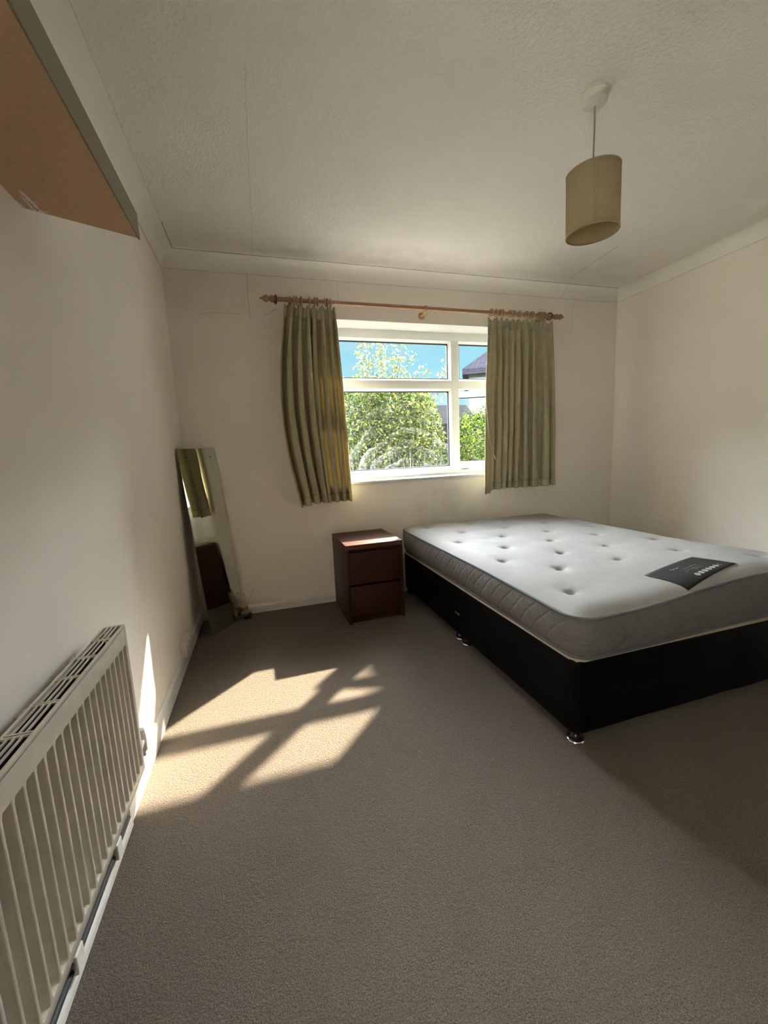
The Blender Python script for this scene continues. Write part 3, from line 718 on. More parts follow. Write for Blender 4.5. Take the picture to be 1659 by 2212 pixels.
# ------------------------------------------------------------------ bed
M_LEATH = MB('black_leatherette'); n_ = M_LEATH.noise(350, 3, .5, vec=M_LEATH.obj()); n2_ = M_LEATH.noise(7, 3, .5, vec=M_LEATH.obj())
M_LEATH = M_LEATH.bsdf((.003, .003, .0027), .5, nrm=M_LEATH.bump(n2_, .12, .01, M_LEATH.bump(n_, .18, .001)), spec=.08)
M_TICK = simple('beige_platform_cloth', (.42, .34, .25), .9, bs=.3, bscale=200)
BX0, BX1, BY0, BY1, BZ0, BZ1 = 1.556, 2.900, 1.556, 3.456, .052, .345
bed = thing('divan_base', 'black leatherette divan bed base in two sections on chrome rimmed feet', 'bed base', ((BX0+BX1)/2, (BY0+BY1)/2, 0)); bo = Vector(bed.location)
def section(y0, y1, rf, rb):
    """rounded vertical corners at the outer end"""
    bm = bmesh.new(); pts = []
    def arc(cx, cy, r_, a0):
        return [(cx+r_*math.cos(a0+PI/2*t/6), cy+r_*math.sin(a0+PI/2*t/6)) for t in range(7)]
    pts += arc(BX0+rf, y0+rf, rf, PI); pts += arc(BX1-rf, y0+rf, rf, 1.5*PI); pts += arc(BX1-rb, y1-rb, rb, 0); pts += arc(BX0+rb, y1-rb, rb, PI/2)
    zs_ = [BZ0, BZ0+.008]+[BZ0+.008+(BZ1-.012-BZ0-.008)*t/8 for t in range(1, 9)]+[BZ1-.004, BZ1]
    den = []
    for i in range(len(pts)):
        a, b = Vector(pts[i]), Vector(pts[(i+1) % len(pts)]); nseg = max(1, int((b-a).length/.03))
        den += [a+(b-a)*t/nseg for t in range(nseg)]
    cc = Vector(((BX0+BX1)/2, (y0+y1)/2)); rings = []
    for j, z_ in enumerate(zs_):
        ins = .006 if j in (0, len(zs_)-1) else (.002 if j == 1 or j == len(zs_)-2 else 0)
        ring = []
        for p_ in den:
            q = p_+(cc-p_).normalized()*ins
            wob = .0035*noise.noise(Vector((p_.x*7, p_.y*7, z_*2)))
            dz = .003*noise.noise(Vector((p_.x*11, p_.y*11, 3))) if j >= len(zs_)-2 else 0
            ring.append(bm.verts.new((q.x-bo.x+(wob if abs(p_.x-BX0) < .01 or abs(p_.x-BX1) < .01 else 0), q.y-bo.y+(wob if abs(p_.y-y0) < .01 else 0), z_+dz)))
        rings.append(ring)
    n = len(den)
    for j in range(len(rings)-1):
        for i in range(n): bm.faces.new((rings[j][i], rings[j][(i+1) % n], rings[j+1][(i+1) % n], rings[j+1][i]))
    bm.faces.new(rings[0][::-1]); bm.faces.new(rings[-1])
    return from_bm('base_section', bm, M_LEATH, bed, autosm=40)
section(BY0, 2.4995, .035, .008); section(2.5045, BY1, .008, .035)
# platform cloth and its puckered edge roll
vs = []; fs = []; NP = 260
def rr_pt(t, x0, x1, y0, y1, r_):
    L = [(x1-x0-2*r_), PI/2*r_, (y1-y0-2*r_), PI/2*r_]*2; P = sum(L); s_ = (t % 1)*P
    segs = [((x0+r_, y0), (1, 0)), ((x1-r_, y0+r_), -PI/2), ((x1, y0+r_), (0, 1)), ((x1-r_, y1-r_), 0), ((x1-r_, y1), (-1, 0)), ((x0+r_, y1-r_), PI/2), ((x0, y1-r_), (0, -1)), ((x0+r_, y0+r_), PI)]
    L = [x1-x0-2*r_, PI/2*r_, y1-y0-2*r_, PI/2*r_, x1-x0-2*r_, PI/2*r_, y1-y0-2*r_, PI/2*r_]
    for (o_, d_), l_ in zip(segs, L):
        if s_ <= l_+1e-9:
            if isinstance(d_, tuple): return Vector((o_[0]+d_[0]*s_, o_[1]+d_[1]*s_)), Vector((d_[1], -d_[0]))
            a = d_+s_/r_; return Vector((o_[0]+r_*math.cos(a), o_[1]+r_*math.sin(a))), Vector((math.cos(a), math.sin(a)))
        s_ -= l_
    return Vector(segs[0][0]), Vector((0, -1))
K = 6
for i in range(NP):
    p_, nn = rr_pt(i/NP, BX0+.010, BX1-.010, BY0+.010, BY1-.010, .03)
    puck = .0035*noise.noise(Vector((i*.9, 1, 1)))+.002*noise.noise(Vector((i*.25, 4, 1)))
    for k in range(K):
        a = PI*k/(K-1)
        vs.append((p_.x-bo.x+nn.x*(.013*math.cos(a)-.004), p_.y-bo.y+nn.y*(.013*math.cos(a)-.004), BZ1-.002+.0095*math.sin(a)+puck*1.3*math.sin(a)))
for i in range(NP):
    for k in range(K-1):
        a, b = i*K+k, ((i+1) % NP)*K+k; fs.append((a, b, b+1, a+1))
from_data('edge_roll', vs, fs, M_TICK, bed, True)
box('platform_cloth', (BX0+.015-bo.x, BX1-.015-bo.x, BY0+.015-bo.y, BY1-.015-bo.y, BZ1-.002, BZ1+.003), M_TICK, bed)
def glide(x, y):
    g_ = thing('foot', None, None); g_.parent = bed; g_.location = (x-bo.x, y-bo.y, 0)
    bm = bmesh.new(); lathe(bm, [(0, .010), (.026, .010), (.030, .018), (.024, .034), (.018, .040), (.018, .058), (0, .058)], 28); from_bm('foot_cup', bm, M_BLACKPL, g_, True)
    bm = bmesh.new(); lathe(bm, [(0, 0), (.031, 0), (.0335, .003), (.0325, .008), (.027, .0115), (0, .0115)], 28); from_bm('chrome_rim', bm, M_CHROME, g_, True)
for x in (BX0+.038, BX1-.038):
    for y in (BY0+.038, 2.4995-.038, 2.5045+.040, BY1-.038): glide(x, y)
bm = bmesh.new(); bx(bm, -.0065, -.0025, -.028, .028, -.0075, .0075, .0035)
for yy in (-.018, .018):
    lathe(bm, [(0, -.0025), (.0045, -.0025), (.003, .0), (0, .0)], 12, 'X', (-.0065, yy, 0))
lk = from_bm('link_clip', bm, M_CHROME, bed); lk.location = (BX0-bo.x+.001, 2.502-bo.y, .183)

# mattress
MX_0, MX_1, MY_0, MY_1 = 1.545, 2.918, 1.535, 3.462; MB0, MSE = .359, .532; CRN = .085
mt = thing('mattress', 'white tufted double mattress with grey quilted border on the black bed base', 'mattress', ((MX_0+MX_1)/2, (MY_0+MY_1)/2, BZ1)); mo = Vector(mt.location)
TUF = [(x, y) for y in (1.72, 2.24, 2.75, 3.28) for x in (1.705, 2.045, 2.39, 2.76)]+[(x, y) for y in (1.98, 2.49, 3.0) for x in (1.865, 2.21, 2.57)]
TUF = [t for t in TUF if not (t[1] == 1.72 and t[0] in (2.045, 2.39))]
TUF = [(x+random.uniform(-.02, .02), y+random.uniform(-.02, .02)) for x, y in TUF]
def mlift(x, y):      # the foot end of the mattress rides up towards its far corner
    return .038*ss(1.75, 2.45, x)*(1-ss(1.55, 2.3, y))*(1-.5*ss(2.5, 2.95, x)) - .016*(1-ss(1.5, 2.3, y))*(1-ss(1.55, 2.35, x))
def mapc(a, b):       # a,b in 0..1 -> rounded rectangle
    x = MX_0+(MX_1-MX_0)*a; y = MY_0+(MY_1-MY_0)*b
    for sx, cx in ((-1, MX_0+CRN), (1, MX_1-CRN)):
        for sy, cyy in ((-1, MY_0+CRN), (1, MY_1-CRN)):
            p_, q = (x-cx)*sx/CRN, (y-cyy)*sy/CRN
            if p_ > 0 and q > 0:
                return cx+sx*CRN*p_*math.sqrt(1-q*q/2), cyy+sy*CRN*q*math.sqrt(1-p_*p_/2)
    return x, y
NA, NB = 150, 200
def warp(t): return t
vs = []; fs = []
for j in range(NB+1):
    for i in range(NA+1):
        x, y = mapc(i/NA, j/NB)
        dx = min(x-MX_0, MX_1-x); dy = min(y-MY_0, MY_1-y)
        e_ = min(1, max(0, dx)/.10); g_ = min(1, max(0, dy)/.10)
        h_ = .030*((1-(1-e_)**2.4)*(1-(1-g_)**2.4))
        dd = 0
        for tx, ty in TUF:
            q = ((x-tx)**2+(y-ty)**2)
            if q < .04: dd += .018*math.exp(-q/(.024**2))+.008*math.exp(-q/(.070**2))
        pil = .0035*noise.noise(Vector((x*5, y*5, 0)))+.0014*noise.noise(Vector((x*16, y*16, 2)))
        z_ = MSE+h_-dd+mlift(x, y)+pil*min(e_, g_)
        vs.append((x-mo.x, y-mo.y, z_-mo.z))
for j in range(NB):
    for i in range(NA):
        a = j*(NA+1)+i; fs.append((a, a+1, a+NA+2, a+NA+1))
mk = MB('mattress_ticking'); kv = mk.voro(260, mk.obj()); kn = mk.noise(420, 3, .6, vec=mk.obj()); kk = mk.mth('ADD', kv, kn)
cc_ = mk.mix(mk.mr(mk.noise(3, 4, .6, vec=mk.obj()), .35, .7, 0, 1), (.335, .327, .315), (.38, .37, .357))
M_TOP = mk.bsdf(cc_, .9, nrm=mk.bump(kk, .35, .003), spec=.15)
from_data('top_panel', vs, fs, M_TOP, mt, True)
# border
qb = MB('grey_quilted_border'); sp = qb.n('ShaderNodeSeparateXYZ'); qb.l(qb.pos(), sp.inputs[0])
s1 = qb.mth('ADD', sp.outputs[X], sp.outputs[Y_]); s1 = qb.mth('ADD', s1, qb.mth('MULTIPLY', qb.noise(6, 3, .5), .02))
def diag(sg):
    v = qb.mth('MULTIPLY', qb.mth('ADD', s1, qb.mth('MULTIPLY', sp.outputs[Z_], sg)), 1/.085)
    return qb.mth('ABSOLUTE', qb.mth('SUBTRACT', qb.mth('FRACT', v), .5))
q_ = qb.mth('MINIMUM', qb.mth('SUBTRACT', .5, diag(1.0)), qb.mth('SUBTRACT', .5, diag(-1.0)))
q_ = qb.mr(q_, 0, .16, 0, 1); fz = qb.noise(500, 3, .6)
col = qb.mix(qb.mr(q_, 0, .35, .35, 0), (.160, .147, .140), (.105, .097, .092)); col = qb.mix(qb.mr(qb.noise(160, 3, .7), .3, .7, 0, .4), col, (.215, .200, .190))
M_BORD = qb.bsdf(col, .85, nrm=qb.bump(qb.mth('ADD', qb.mth('MULTIPLY', q_, 1.0), qb.mth('MULTIPLY', fz, .2)), .25, .010), spec=.2)
NPR = 420; vs = []; fs = []; lev = [(0, .000), (.08, .005), (.25, .009), (.5, .008), (.75, .002), (.92, -.009), (1, -.020)]
def per(i): return rr_pt(i/NPR, MX_0, MX_1, MY_0, MY_1, CRN)
for i in range(NPR):
    p_, nn = per(i); lf = mlift(p_.x, p_.y); zt2 = MSE+lf; zb2 = MB0+.25*lf+.003*noise.noise(Vector((i*.13, 0, 0)))
    for t, o_ in lev:
        o2 = o_+.004*noise.noise(Vector((p_.x*9, p_.y*9, t*3)))
        vs.append((p_.x+nn.x*o2-mo.x, p_.y+nn.y*o2-mo.y, zt2+(zb2-zt2)*t-mo.z))
k = len(lev)
for i in range(NPR):
    for j in range(k-1):
        a, b = i*k+j, ((i+1) % NPR)*k+j; fs.append((a, a+1, b+1, b))
fs.append(tuple(i*k+k-1 for i in range(NPR)))
from_data('border', vs, fs, M_BORD, mt, True)
M_PIPE = simple('grey_piping', (.13, .135, .15), .8, bs=.4, bscale=500)
for nm, zz, wgt in (('top_piping', MSE+.001, 1), ('bottom_piping', MB0+.001, .25)):
    bm = bmesh.new(); pts = []
    for i in range(NPR):
        p_, nn = per(i); off_ = .002 if wgt == 1 else -.017; pts.append(Vector((p_.x+nn.x*off_-mo.x, p_.y+nn.y*off_-mo.y, zz+wgt*mlift(p_.x, p_.y)-mo.z)))
    rings = []
    for i, p_ in enumerate(pts):
        t = (pts[(i+1) % NPR]-pts[i-1]).normalized(); e1 = t.cross(Vector((0, 0, 1))).normalized(); e2 = t.cross(e1)
        rings.append([bm.verts.new(p_+(e1*math.cos(2*PI*k/8)+e2*math.sin(2*PI*k/8))*.0062) for k in range(8)])
    for i in range(NPR):
        a, b = rings[i], rings[(i+1) % NPR]
        for k in range(8): bm.faces.new((a[k], a[(k+1) % 8], b[(k+1) % 8], b[k]))
    from_bm(nm, bm, M_PIPE, mt, True)
M_TUFT = simple('tuft_felt', (.36, .35, .34), .9)
def mz(x, y):
    dx = min(x-MX_0, MX_1-x); dy = min(y-MY_0, MY_1-y); e_ = min(1, max(0, dx)/.10); g_ = min(1, max(0, dy)/.10)
    return MSE+.030*((1-(1-e_)**2.4)*(1-(1-g_)**2.4))+mlift(x, y)
bm = bmesh.new(); lathe(bm, [(0, .003), (.005, .003), (.008, .0015), (.009, -.001), (.007, -.003), (0, -.003)], 14)
t0 = from_bm('tuft', bm, M_TUFT, mt, True)
for i, (x, y) in enumerate(TUF):
    t_ = t0 if i == 0 else t0.copy()
    if i: C.objects.link(t_); t_.parent = mt
    t_.location = (x-mo.x, y-mo.y, mz(x, y)-.0235-mo.z)
# label sewn on at the foot
LC = Vector((2.245, 1.662)); la = math.radians(10.5); lw, lh = .375, .170
def lab(u, v, off):
    x = LC.x+u*math.cos(la)-v*math.sin(la); y = LC.y+u*math.sin(la)+v*math.cos(la)
    return (x-mo.x, y-mo.y, mz(x, y)+.0045+off-mo.z)
lm = MB('label_cloth'); ln = lm.noise(60, 5, .6, vec=lm.scaled(lm.obj(), (.25, 6, 1))); M_LAB = lm.bsdf(lm.mix(lm.mr(ln, .45, .75, 0, 1), (.010, .010, .011), (.035, .034, .035)), .7)
vs = [lab(-lw/2+lw*i/20, -lh/2+lh*j/12, 0) for j in range(13) for i in range(21)]
fs = [(j*21+i, j*21+i+1, j*21+i+22, j*21+i+21) for j in range(12) for i in range(20)]
lo = from_data('label', vs, fs, M_LAB, mt, True); md = lo.modifiers.new('t', 'SOLIDIFY'); md.thickness = .0012; md.offset = -1
M_LTX = simple('label_print', (.42, .41, .41), .7); M_LTD = simple('label_faint_print', (.17, .165, .165), .7)
def printed(name, polys, mat):
    vs = []; fs = []
    for poly in polys:
        b = len(vs); vs += [lab(u, v, .0012) for u, v in poly]; fs.append(tuple(range(b, len(vs))))
    o = from_data(name, vs, fs, mat, lo); md = o.modifiers.new('t', 'SOLIDIFY'); md.thickness = .0006; md.offset = -1
    return o
def strokes(pts, wd):
    out = []
    for (a, b), (c, d) in zip(pts[:-1], pts[1:]):
        L = math.hypot(c-a, d-b) or 1; nx, ny = -(d-b)/L*wd/2, (c-a)/L*wd/2
        out.append([(a+nx, b+ny), (a-nx, b-ny), (c-nx, d-ny), (c+nx, d+ny)])
    return out
sig = [(-.075+.0035*i, .036+.004*math.sin(i*1.9)+(.008 if i in (1, 6) else 0)) for i in range(15)]
printed('printed_script', strokes(sig, .0016), M_LTX)
rr = random.Random(8); pol = []
for row, (y0, x0, x1, hh) in enumerate(((.006, -.058, .062, .009), (-.010, -.058, .062, .006), (-.022, -.01, .05, .004))):
    x = x0
    while x < x1:
        wl = rr.uniform(.004, .007)
        if rr.random() > .14:
            pol += strokes([(x, y0), (x, y0+hh)], .0012)
            q = rr.randrange(4)
            if q == 0: pol += strokes([(x, y0+hh), (x+wl*.6, y0)], .0010)
            if q == 1: pol += strokes([(x, y0+hh), (x+wl*.6, y0+hh)], .0010)+strokes([(x, y0), (x+wl*.6, y0)], .0010)
            if q == 2: pol += strokes([(x, y0+hh/2), (x+wl*.6, y0+hh/2)], .0010)+strokes([(x+wl*.6, y0), (x+wl*.6, y0+hh)], .0010)
            if q == 3: pol += strokes([(x+wl*.6, y0+hh), (x+wl*.6, y0)], .0010)
        x += wl+.0015
printed('printed_lines', pol, M_LTD)
for i in range(7):
    cx = -.055+.0285*i; cyy = -.052
    if i < 6: pl = [[(cx+.0115*math.cos(2*PI*k/16), cyy+.0115*math.sin(2*PI*k/16)) for k in range(16)]]
    else: pl = strokes([(cx+.009*math.cos(2*PI*k/3+.5+s_*.9), cyy+.009*math.sin(2*PI*k/3+.5+s_*.9)) for k in range(3) for s_ in (0, 1)], .0022)
    ic = printed('printed_icon', pl, M_LTX)

# ------------------------------------------------------------------ pendant lamp
LX, LY = 1.8516, 1.8534
pl_ = thing('pendant_lamp', 'cream drum shade pendant lamp hanging from the ceiling above the bed foot', 'pendant lamp', (LX, LY, H))
bm = bmesh.new(); lathe(bm, [(0, 0), (.050, 0), (.050, -.012), (.046, -.016), (.0445, -.034), (.038, -.040), (.007, -.042), (.006, -.047), (0, -.047)], 36); from_bm('ceiling_rose', bm, M_PLASTIC, pl_, autosm=40)
bm = bmesh.new(); tube(bm, [(0, 0, -.045), (.001, 0, -.12), (0, .001, -.22), (0, 0, -.31)], .0032, 10); from_bm('cord', bm, simple('lamp_cord', (.42, .33, .24), .6), pl_, True)
zbm, hh, R_ = 1.9795-H, .217, .097
tilt = Matrix.Rotation(-.034, 3, 'Y') @ Matrix.Rotation(.021, 3, 'X')
def tl(v): 
    q = tilt @ (Vector(v)-Vector((0, 0, zbm+hh))); return q+Vector((0, 0, zbm+hh))
vs = []; fs = []; n = 72
for z_ in (zbm, zbm+hh*.33, zbm+hh*.66, zbm+hh):
    for k in range(n): vs.append(tl((R_*math.cos(2*PI*k/n), R_*math.sin(2*PI*k/n), z_)))
for j in range(3):
    for k in range(n): fs.append((j*n+k, j*n+(k+1) % n, (j+1)*n+(k+1) % n, (j+1)*n+k))
so_ = from_data('lamp_shade', vs, fs, M_SHADE, pl_, True); md = so_.modifiers.new('t', 'SOLIDIFY'); md.thickness = .0014; md.offset = 0
vs = []; fs = []
for k in range(5):
    a = math.radians(227.5+k*2.4); 
    for z_ in (zbm+.003, zbm+hh-.003): vs.append(tl(((R_+.0012)*math.cos(a), (R_+.0012)*math.sin(a), z_)))
for k in range(4): fs.append((2*k, 2*k+2, 2*k+3, 2*k+1))
se = from_data('seam', vs, fs, M_SHADE, so_, True); md = se.modifiers.new('t', 'SOLIDIFY'); md.thickness = .001
M_TRIM = simple('shade_trim', (.38, .31, .20), .8)
for z_ in (zbm, zbm+hh):
    bm = bmesh.new(); lathe(bm, [(R_-.0018, -.0028), (R_+.0018, -.0028), (R_+.0018, .0028), (R_-.0018, .0028)], 72, closed=True)
    for v in bm.verts: v.co = tl(v.co+Vector((0, 0, z_)))
    from_bm('shade_rim', bm, M_TRIM, so_, autosm=40)
bm = bmesh.new()
for k in range(3):
    a = 2*PI*k/3+.4; tube(bm, [tl((.016*math.cos(a), .016*math.sin(a), zbm+hh-.035)), tl(((R_-.001)*math.cos(a), (R_-.001)*math.sin(a), zbm+hh-.003))], .0015, 6)
from_bm('shade_carrier', bm, M_PLASTIC, pl_)
bm = bmesh.new(); lathe(bm, [(0, -.30), (.012, -.30), (.017, -.315), (.018, -.36), (0, -.36)], 20); from_bm('bulb_holder', bm, M_PLASTIC, pl_, True)
bm = bmesh.new(); lathe(bm, [(0, -.36), (.012, -.36), (.014, -.372), (.027, -.398), (.030, -.415), (.026, -.434), (.014, -.446), (0, -.449)], 24); from_bm('bulb', bm, simple('frosted_bulb', (.85, .83, .78), .4), pl_, True)

# ------------------------------------------------------------------ outside
G0 = -.35
gr = MB('lawn'); gcol = gr.mix(gr.mr(gr.noise(18, 6, .7), .3, .7, 0, 1), (.03, .05, .012), (.07, .09, .03)); gmat = gr.bsdf(gcol, .95, nrm=gr.bump(gr.noise(60, 4), .6, .03))
struct(box('ground', (-30, 45, D+.30, 60, G0-.2, G0), gmat), 'green lawn stretching outside the window', 'lawn')

pt_ = MB('pale_paving'); bk = pt_.n('ShaderNodeTexBrick'); bk.inputs['Scale'].default_value = 1.6; bk.inputs['Color1'].default_value = (.19, .17, .14, 1); bk.inputs['Color2'].default_value = (.17, .15, .125, 1); bk.inputs['Mortar'].default_value = (.12, .11, .09, 1)
pt_.l(pt_.pos(), bk.inputs[0]); struct(box('reflector', (-3, 5.2, D+.305, 6.7, G0, G0+.04), pt_.bsdf(bk.outputs[0], .9)), 'pale paved patio added below the window to bounce light', 'reflector')  # unseen paving added to bounce sunlight up to the ceiling

def leafmat(name, c1, c2, c3):
    m = MB(name); g_ = m.n('ShaderNodeNewGeometry'); r_ = m.n('ShaderNodeValToRGB'); m.l(g_.outputs['Random Per Island'], r_.inputs[0])
    r_.color_ramp.elements[0].color = c1+(1,); r_.color_ramp.elements[1].color = c3+(1,); e_ = r_.color_ramp.elements.new(.5); e_.color = c2+(1,)
    d = m.n('ShaderNodeBsdfDiffuse'); m.l(r_.outputs[0], d.inputs[0]); t = m.n('ShaderNodeBsdfTranslucent'); m.l(r_.outputs[0], t.inputs[0])
    gl_ = m.n('ShaderNodeBsdfGlossy'); gl_.inputs[1].default_value = .35
    a = m.n('ShaderNodeMixShader'); a.inputs[0].default_value = .5; m.l(d.outputs[0], a.inputs[1]); m.l(t.outputs[0], a.inputs[2])
    b = m.n('ShaderNodeMixShader'); b.inputs[0].default_value = .012; m.l(a.outputs[0], b.inputs[1]); m.l(gl_.outputs[0], b.inputs[2]); m.l(b.outputs[0], m.o.inputs[0])
    return m.m
L_YEL = leafmat('leaf_yellow_green', (.007, .011, .002), (.058, .073, .008), (.25, .25, .05))
L_GRN = leafmat('leaf_mid_green', (.006, .014, .002), (.030, .065, .007), (.12, .16, .02))
L_PAL = leafmat('leaf_pale', (.035, .045, .009), (.12, .115, .04), (.27, .225, .12))
M_TWIG = simple('twig_bark', (.025, .019, .013), .9)
def leaf(vs, fs, p, ln, rnd):
    d = Vector((rnd.gauss(0, 1), rnd.gauss(0, 1), rnd.gauss(-.2, .8))).normalized()
    s_ = d.cross(Vector((rnd.gauss(0, 1), rnd.gauss(0, 1), rnd.gauss(0, 1)))).normalized(); nn = d.cross(s_)
    b = len(vs); w_ = ln*rnd.uniform(.42, .62)
    vs += [p, p+d*ln*.35+s_*w_*.5+nn*w_*.12, p+d*ln*.7+s_*w_*.36+nn*w_*.08, p+d*ln, p+d*ln*.7-s_*w_*.36+nn*w_*.08, p+d*ln*.35-s_*w_*.5+nn*w_*.12]
    fs += [(b, b+1, b+2, b+3), (b, b+3, b+4, b+5)]
def bush(label, blobs, count, mats, ln, seed, loc):
    rnd = random.Random(seed); L = Vector(loc); root = thing('shrub', label, 'shrub', loc, 0, 'shrubs outside the window')
    wts = [b[3]*b[5] for b in blobs]; groups = {}
    for _ in range(count):
        cx, cyy, cz, rx, ry, rz_ = rnd.choices(blobs, wts)[0]
        while True:
            q = Vector((rnd.uniform(-1, 1), rnd.uniform(-1, 1), rnd.uniform(-1, 1)))
            if q.length < 1: break
        if q.length < .75 and rnd.random() < .6: q = q.normalized()*rnd.uniform(.75, 1)
        p_ = Vector((cx+q.x*rx, cyy+q.y*ry, cz+q.z*rz_))
        p_ += Vector((1, 1, 1))*.10*noise.noise(p_*2.3)
        if p_.z < G0+.03: p_.z = G0+rnd.uniform(.03, .4)
        gi = rnd.choices(range(len(mats)), [m_[1] for m_ in mats])[0]
        vs, fs = groups.setdefault(gi, ([], [])); leaf(vs, fs, p_-L, ln*rnd.uniform(.7, 1.3), rnd)
    allv = []; allf = []; mi = []
    for gi, (vs, fs) in groups.items():
        o_ = len(allv); allv += vs; allf += [tuple(x+o_ for x in f) for f in fs]; mi += [gi]*len(fs)
    o = from_data('foliage', allv, allf, [m_[0] for m_ in mats], root); o.data.polygons.foreach_set('material_index', mi)
    bm = bmesh.new()
    for cx, cyy, cz, rx, ry, rz_ in blobs:
        for _ in range(4):
            q = Vector((cx+rnd.uniform(-.7, .7)*rx, cyy+rnd.uniform(-.7, .7)*ry, cz+rnd.uniform(0, .8)*rz_))
            b0 = Vector((L.x+rnd.uniform(-.15, .15), L.y+rnd.uniform(-.1, .1), G0-.02))
            mid_ = b0.lerp(q, .5)+Vector((rnd.uniform(-.1, .1), rnd.uniform(-.1, .1), .15))
            tube(bm, [b0-L, mid_-L, q-L], [.014, .009, .003], 6)
    from_bm('stems', bm, M_TWIG, root, True)
    return root
bush('large yellow-green leafy shrub filling the lower left window pane', [(2.0, 7.7, 1.15, .9, .6, 1.35), (2.75, 7.65, 1.2, .7, .55, 1.32), (3.3, 7.6, 1.15, .55, .55, 1.30), (2.5, 7.4, .5, 1.2, .5, .9), (3.5, 7.75, 1.0, .45, .5, 1.32), (1.3, 7.8, 1.1, .6, .6, 1.35), (2.35, 7.8, 1.5, .6, .5, 1.10), (3.05, 7.8, 1.5, .5, .5, 1.08)], 42000, [(L_YEL, 5), (L_GRN, 4), (L_PAL, 2)], .058, 1, (2.5, 7.6, G0))
bush('mid-green shrub seen through the open side casement', [(4.75, 7.8, .75, .75, .6, 1.25), (5.6, 8.7, .8, .7, .6, 1.2), (4.25, 7.6, .25, .45, .4, .85)], 17000, [(L_GRN, 5), (L_YEL, 2)], .060, 2, (4.9, 7.8, G0))
bush('leafy shrub at the far left behind the left curtain', [(-.1, 7.9, .8, .9, .6, 1.2), (-1.2, 8.0, .7, .8, .6, 1.1)], 7000, [(L_YEL, 2), (L_GRN, 3)], .08, 4, (-.6, 8.0, G0))
# sapling with open branches against the sky
sp_ = thing('sapling', 'slender sapling with pale sparse leaves rising against the blue sky', 'tree', (3.3, 9.1, G0)); L = Vector(sp_.location)
rnd = random.Random(12); bm = bmesh.new(); vs = []; fs = []
K0 = Vector((.506, .415, 1.143)); kk = 1.26
twigs = [((2.45, 7.2, 2.2), (2.42, 7.2, 3.30)), ((2.55, 7.2, 2.1), (2.66, 7.15, 3.28)), ((2.75, 7.1, 2.0), (2.74, 7.1, 3.10)), ((2.8, 7.1, 2.3), (3.0, 7.1, 3.12)), ((2.85, 7.1, 2.25), (3.12, 7.1, 2.78)), ((2.3, 7.2, 2.2), (2.2, 7.2, 2.95)), ((2.9, 7.1, 2.2), (3.28, 7.1, 2.58)),
         ((3.3, 7.3, 2.1), (3.46, 7.3, 2.60)), ((2.5, 7.2, 2.1), (2.3, 7.2, 2.7)), ((2.7, 7.1, 2.1), (2.88, 7.1, 2.75)), ((2.6, 7.1, 2.1), (2.52, 7.1, 2.85)), ((3.5, 7.4, 1.9), (3.86, 7.4, 2.62)), ((3.6, 7.4, 2.0), (3.93, 7.4, 2.78)), ((2.35, 7.2, 2.2), (2.30, 7.2, 3.1)), ((2.6, 7.2, 2.2), (2.56, 7.2, 3.0))]
for a, b in twigs:
    a, b = K0+(Vector(a)-K0)*kk, K0+(Vector(b)-K0)*kk; root_ = Vector((3.3, 9.1, G0)); md_ = a.lerp(root_, .45)+Vector((0, 0, .1))
    tube(bm, [root_-L, md_-L, a-L, b-L], [.022, .014, .006, .0025], 6)
    nl = int((b-a).length*95)
    for i in range(nl):
        t = rnd.random()**1.25; p_ = a.lerp(b, t)+Vector((rnd.gauss(0, .13-.09*t), rnd.gauss(0, .06), rnd.gauss(0, .04))); leaf(vs, fs, p_-L, rnd.uniform(.05, .085), rnd)
from_bm('branches', bm, M_TWIG, sp_, True); from_data('foliage', vs, fs, L_PAL, sp_)
# rendered wing of the house, at right angles to the window wall; its roof edge cuts off the low sun
M_HW = simple('white_render', (.09, .09, .09), .8, bs=.1, bscale=10)
wg = thing('house_wing', 'pale rendered wing of the house standing beside the window at right', 'house', (7, 5.4, G0)); L = Vector(wg.location)
WTOP = 4.60
box('walls', (5.29-L.x, 9-L.x, D+.31-L.y, 7.54-L.y, 0, WTOP-.16-G0), M_HW, wg)
box('flat_roof', (5.23-L.x, 9.1-L.x, D+.31-L.y, 7.60-L.y, WTOP-.16-G0, WTOP-G0), simple('fascia_board', (.3, .3, .3), .6), wg)
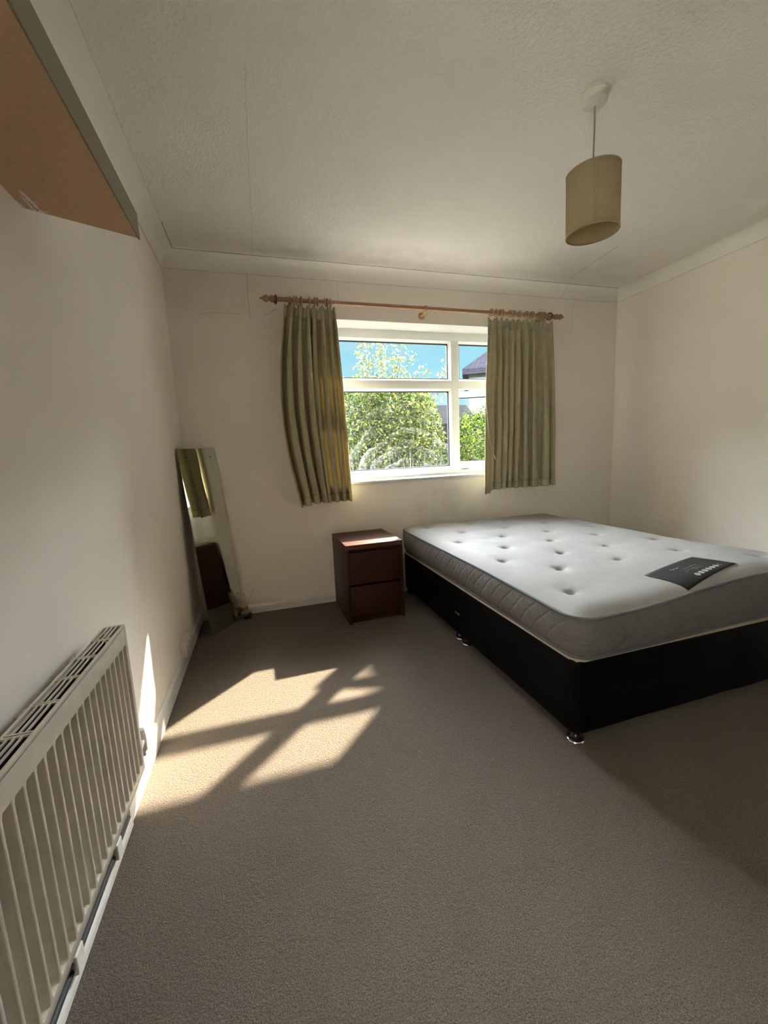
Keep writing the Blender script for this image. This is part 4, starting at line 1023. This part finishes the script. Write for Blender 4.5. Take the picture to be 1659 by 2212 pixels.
# neighbour's house
tm = MB('roof_tiles'); bt = tm.n('ShaderNodeTexBrick'); bt.inputs['Scale'].default_value = 3.2; bt.inputs['Color1'].default_value = (.022, .021, .030, 1); bt.inputs['Color2'].default_value = (.032, .028, .036, 1); bt.inputs['Mortar'].default_value = (.010, .010, .012, 1); bt.inputs['Mortar Size'].default_value = .03
spz = tm.n('ShaderNodeSeparateXYZ'); tm.l(tm.pos(), spz.inputs[0]); cb = tm.n('ShaderNodeCombineXYZ'); tm.l(spz.outputs[0], cb.inputs[0]); tm.l(spz.outputs[2], cb.inputs[1]); tm.l(cb.outputs[0], bt.inputs[0]); M_TILE = tm.bsdf(bt.outputs[0], 1.0, spec=0)
ho = thing('neighbouring_house', 'white rendered house with grey tiled hipped roof seen beyond the garden at right', 'house', (8.75, 16.0, G0), -math.radians(29))
box('walls', (.25, 7.6, .25, 6, 0, 4.75), M_HW, ho)
v = [(0, 0, 4.78), (8, 0, 4.78), (8, 6.6, 4.78), (0, 6.6, 4.78), (2.6, 3.3, 7.0), (5.2, 3.3, 7.0), (0, 0, 4.55), (8, 0, 4.55), (8, 6.6, 4.55), (0, 6.6, 4.55)]
from_data('roof', v, [(0, 1, 5, 4), (1, 2, 5), (2, 3, 4, 5), (3, 0, 4), (6, 7, 1, 0), (7, 8, 2, 1), (8, 9, 3, 2), (9, 6, 0, 3), (9, 8, 7, 6)], M_TILE, ho)
box('chimney', (2.0, 2.7, 2.9, 3.6, 5.6, 7.7), simple('grey_brick', (.03, .03, .034), .9), ho, .03)
for x0 in (1.2, 4.2):
    wf = box('house_window', (x0, x0+1.3, .21, .27, 2.9, 4.1), M_UPVC, ho); box('house_pane', (x0+.08, x0+1.22, .20, .215, 2.98, 4.02), simple('dark_pane', (.03, .04, .05), .08), wf)
shd = thing('garden_shed', 'dark timber garden shed half hidden between the two shrubs', 'shed', (4.75, 9.9, G0)); L = Vector(shd.location)
M_DKW = simple('dark_stained_timber', (.012, .013, .017), .9, bs=.3, bscale=15, spec=.02)
box('walls', (-.55, .75, -.5, .6, 0, 2.15), M_DKW, shd)
bm = bmesh.new(); v = [(-.68, -.62, 2.12), (.88, -.62, 2.12), (.88, .7, 2.12), (-.68, .7, 2.12), (-.68, .04, 2.62), (.88, .04, 2.62)]
from_data('roof', v, [(0, 1, 5, 4), (2, 3, 4, 5), (0, 4, 3), (1, 2, 5), (3, 2, 1, 0)], M_DKW, shd); bm.free()
box('corner_post', (-.27, -.20, -.52, -.49, .0, 2.05), M_UPVC, shd)
for o in list(bpy.data.objects):
    if o.name.startswith(('casement', 'drawer', 'foot')) and 'category' in o: del o['category']
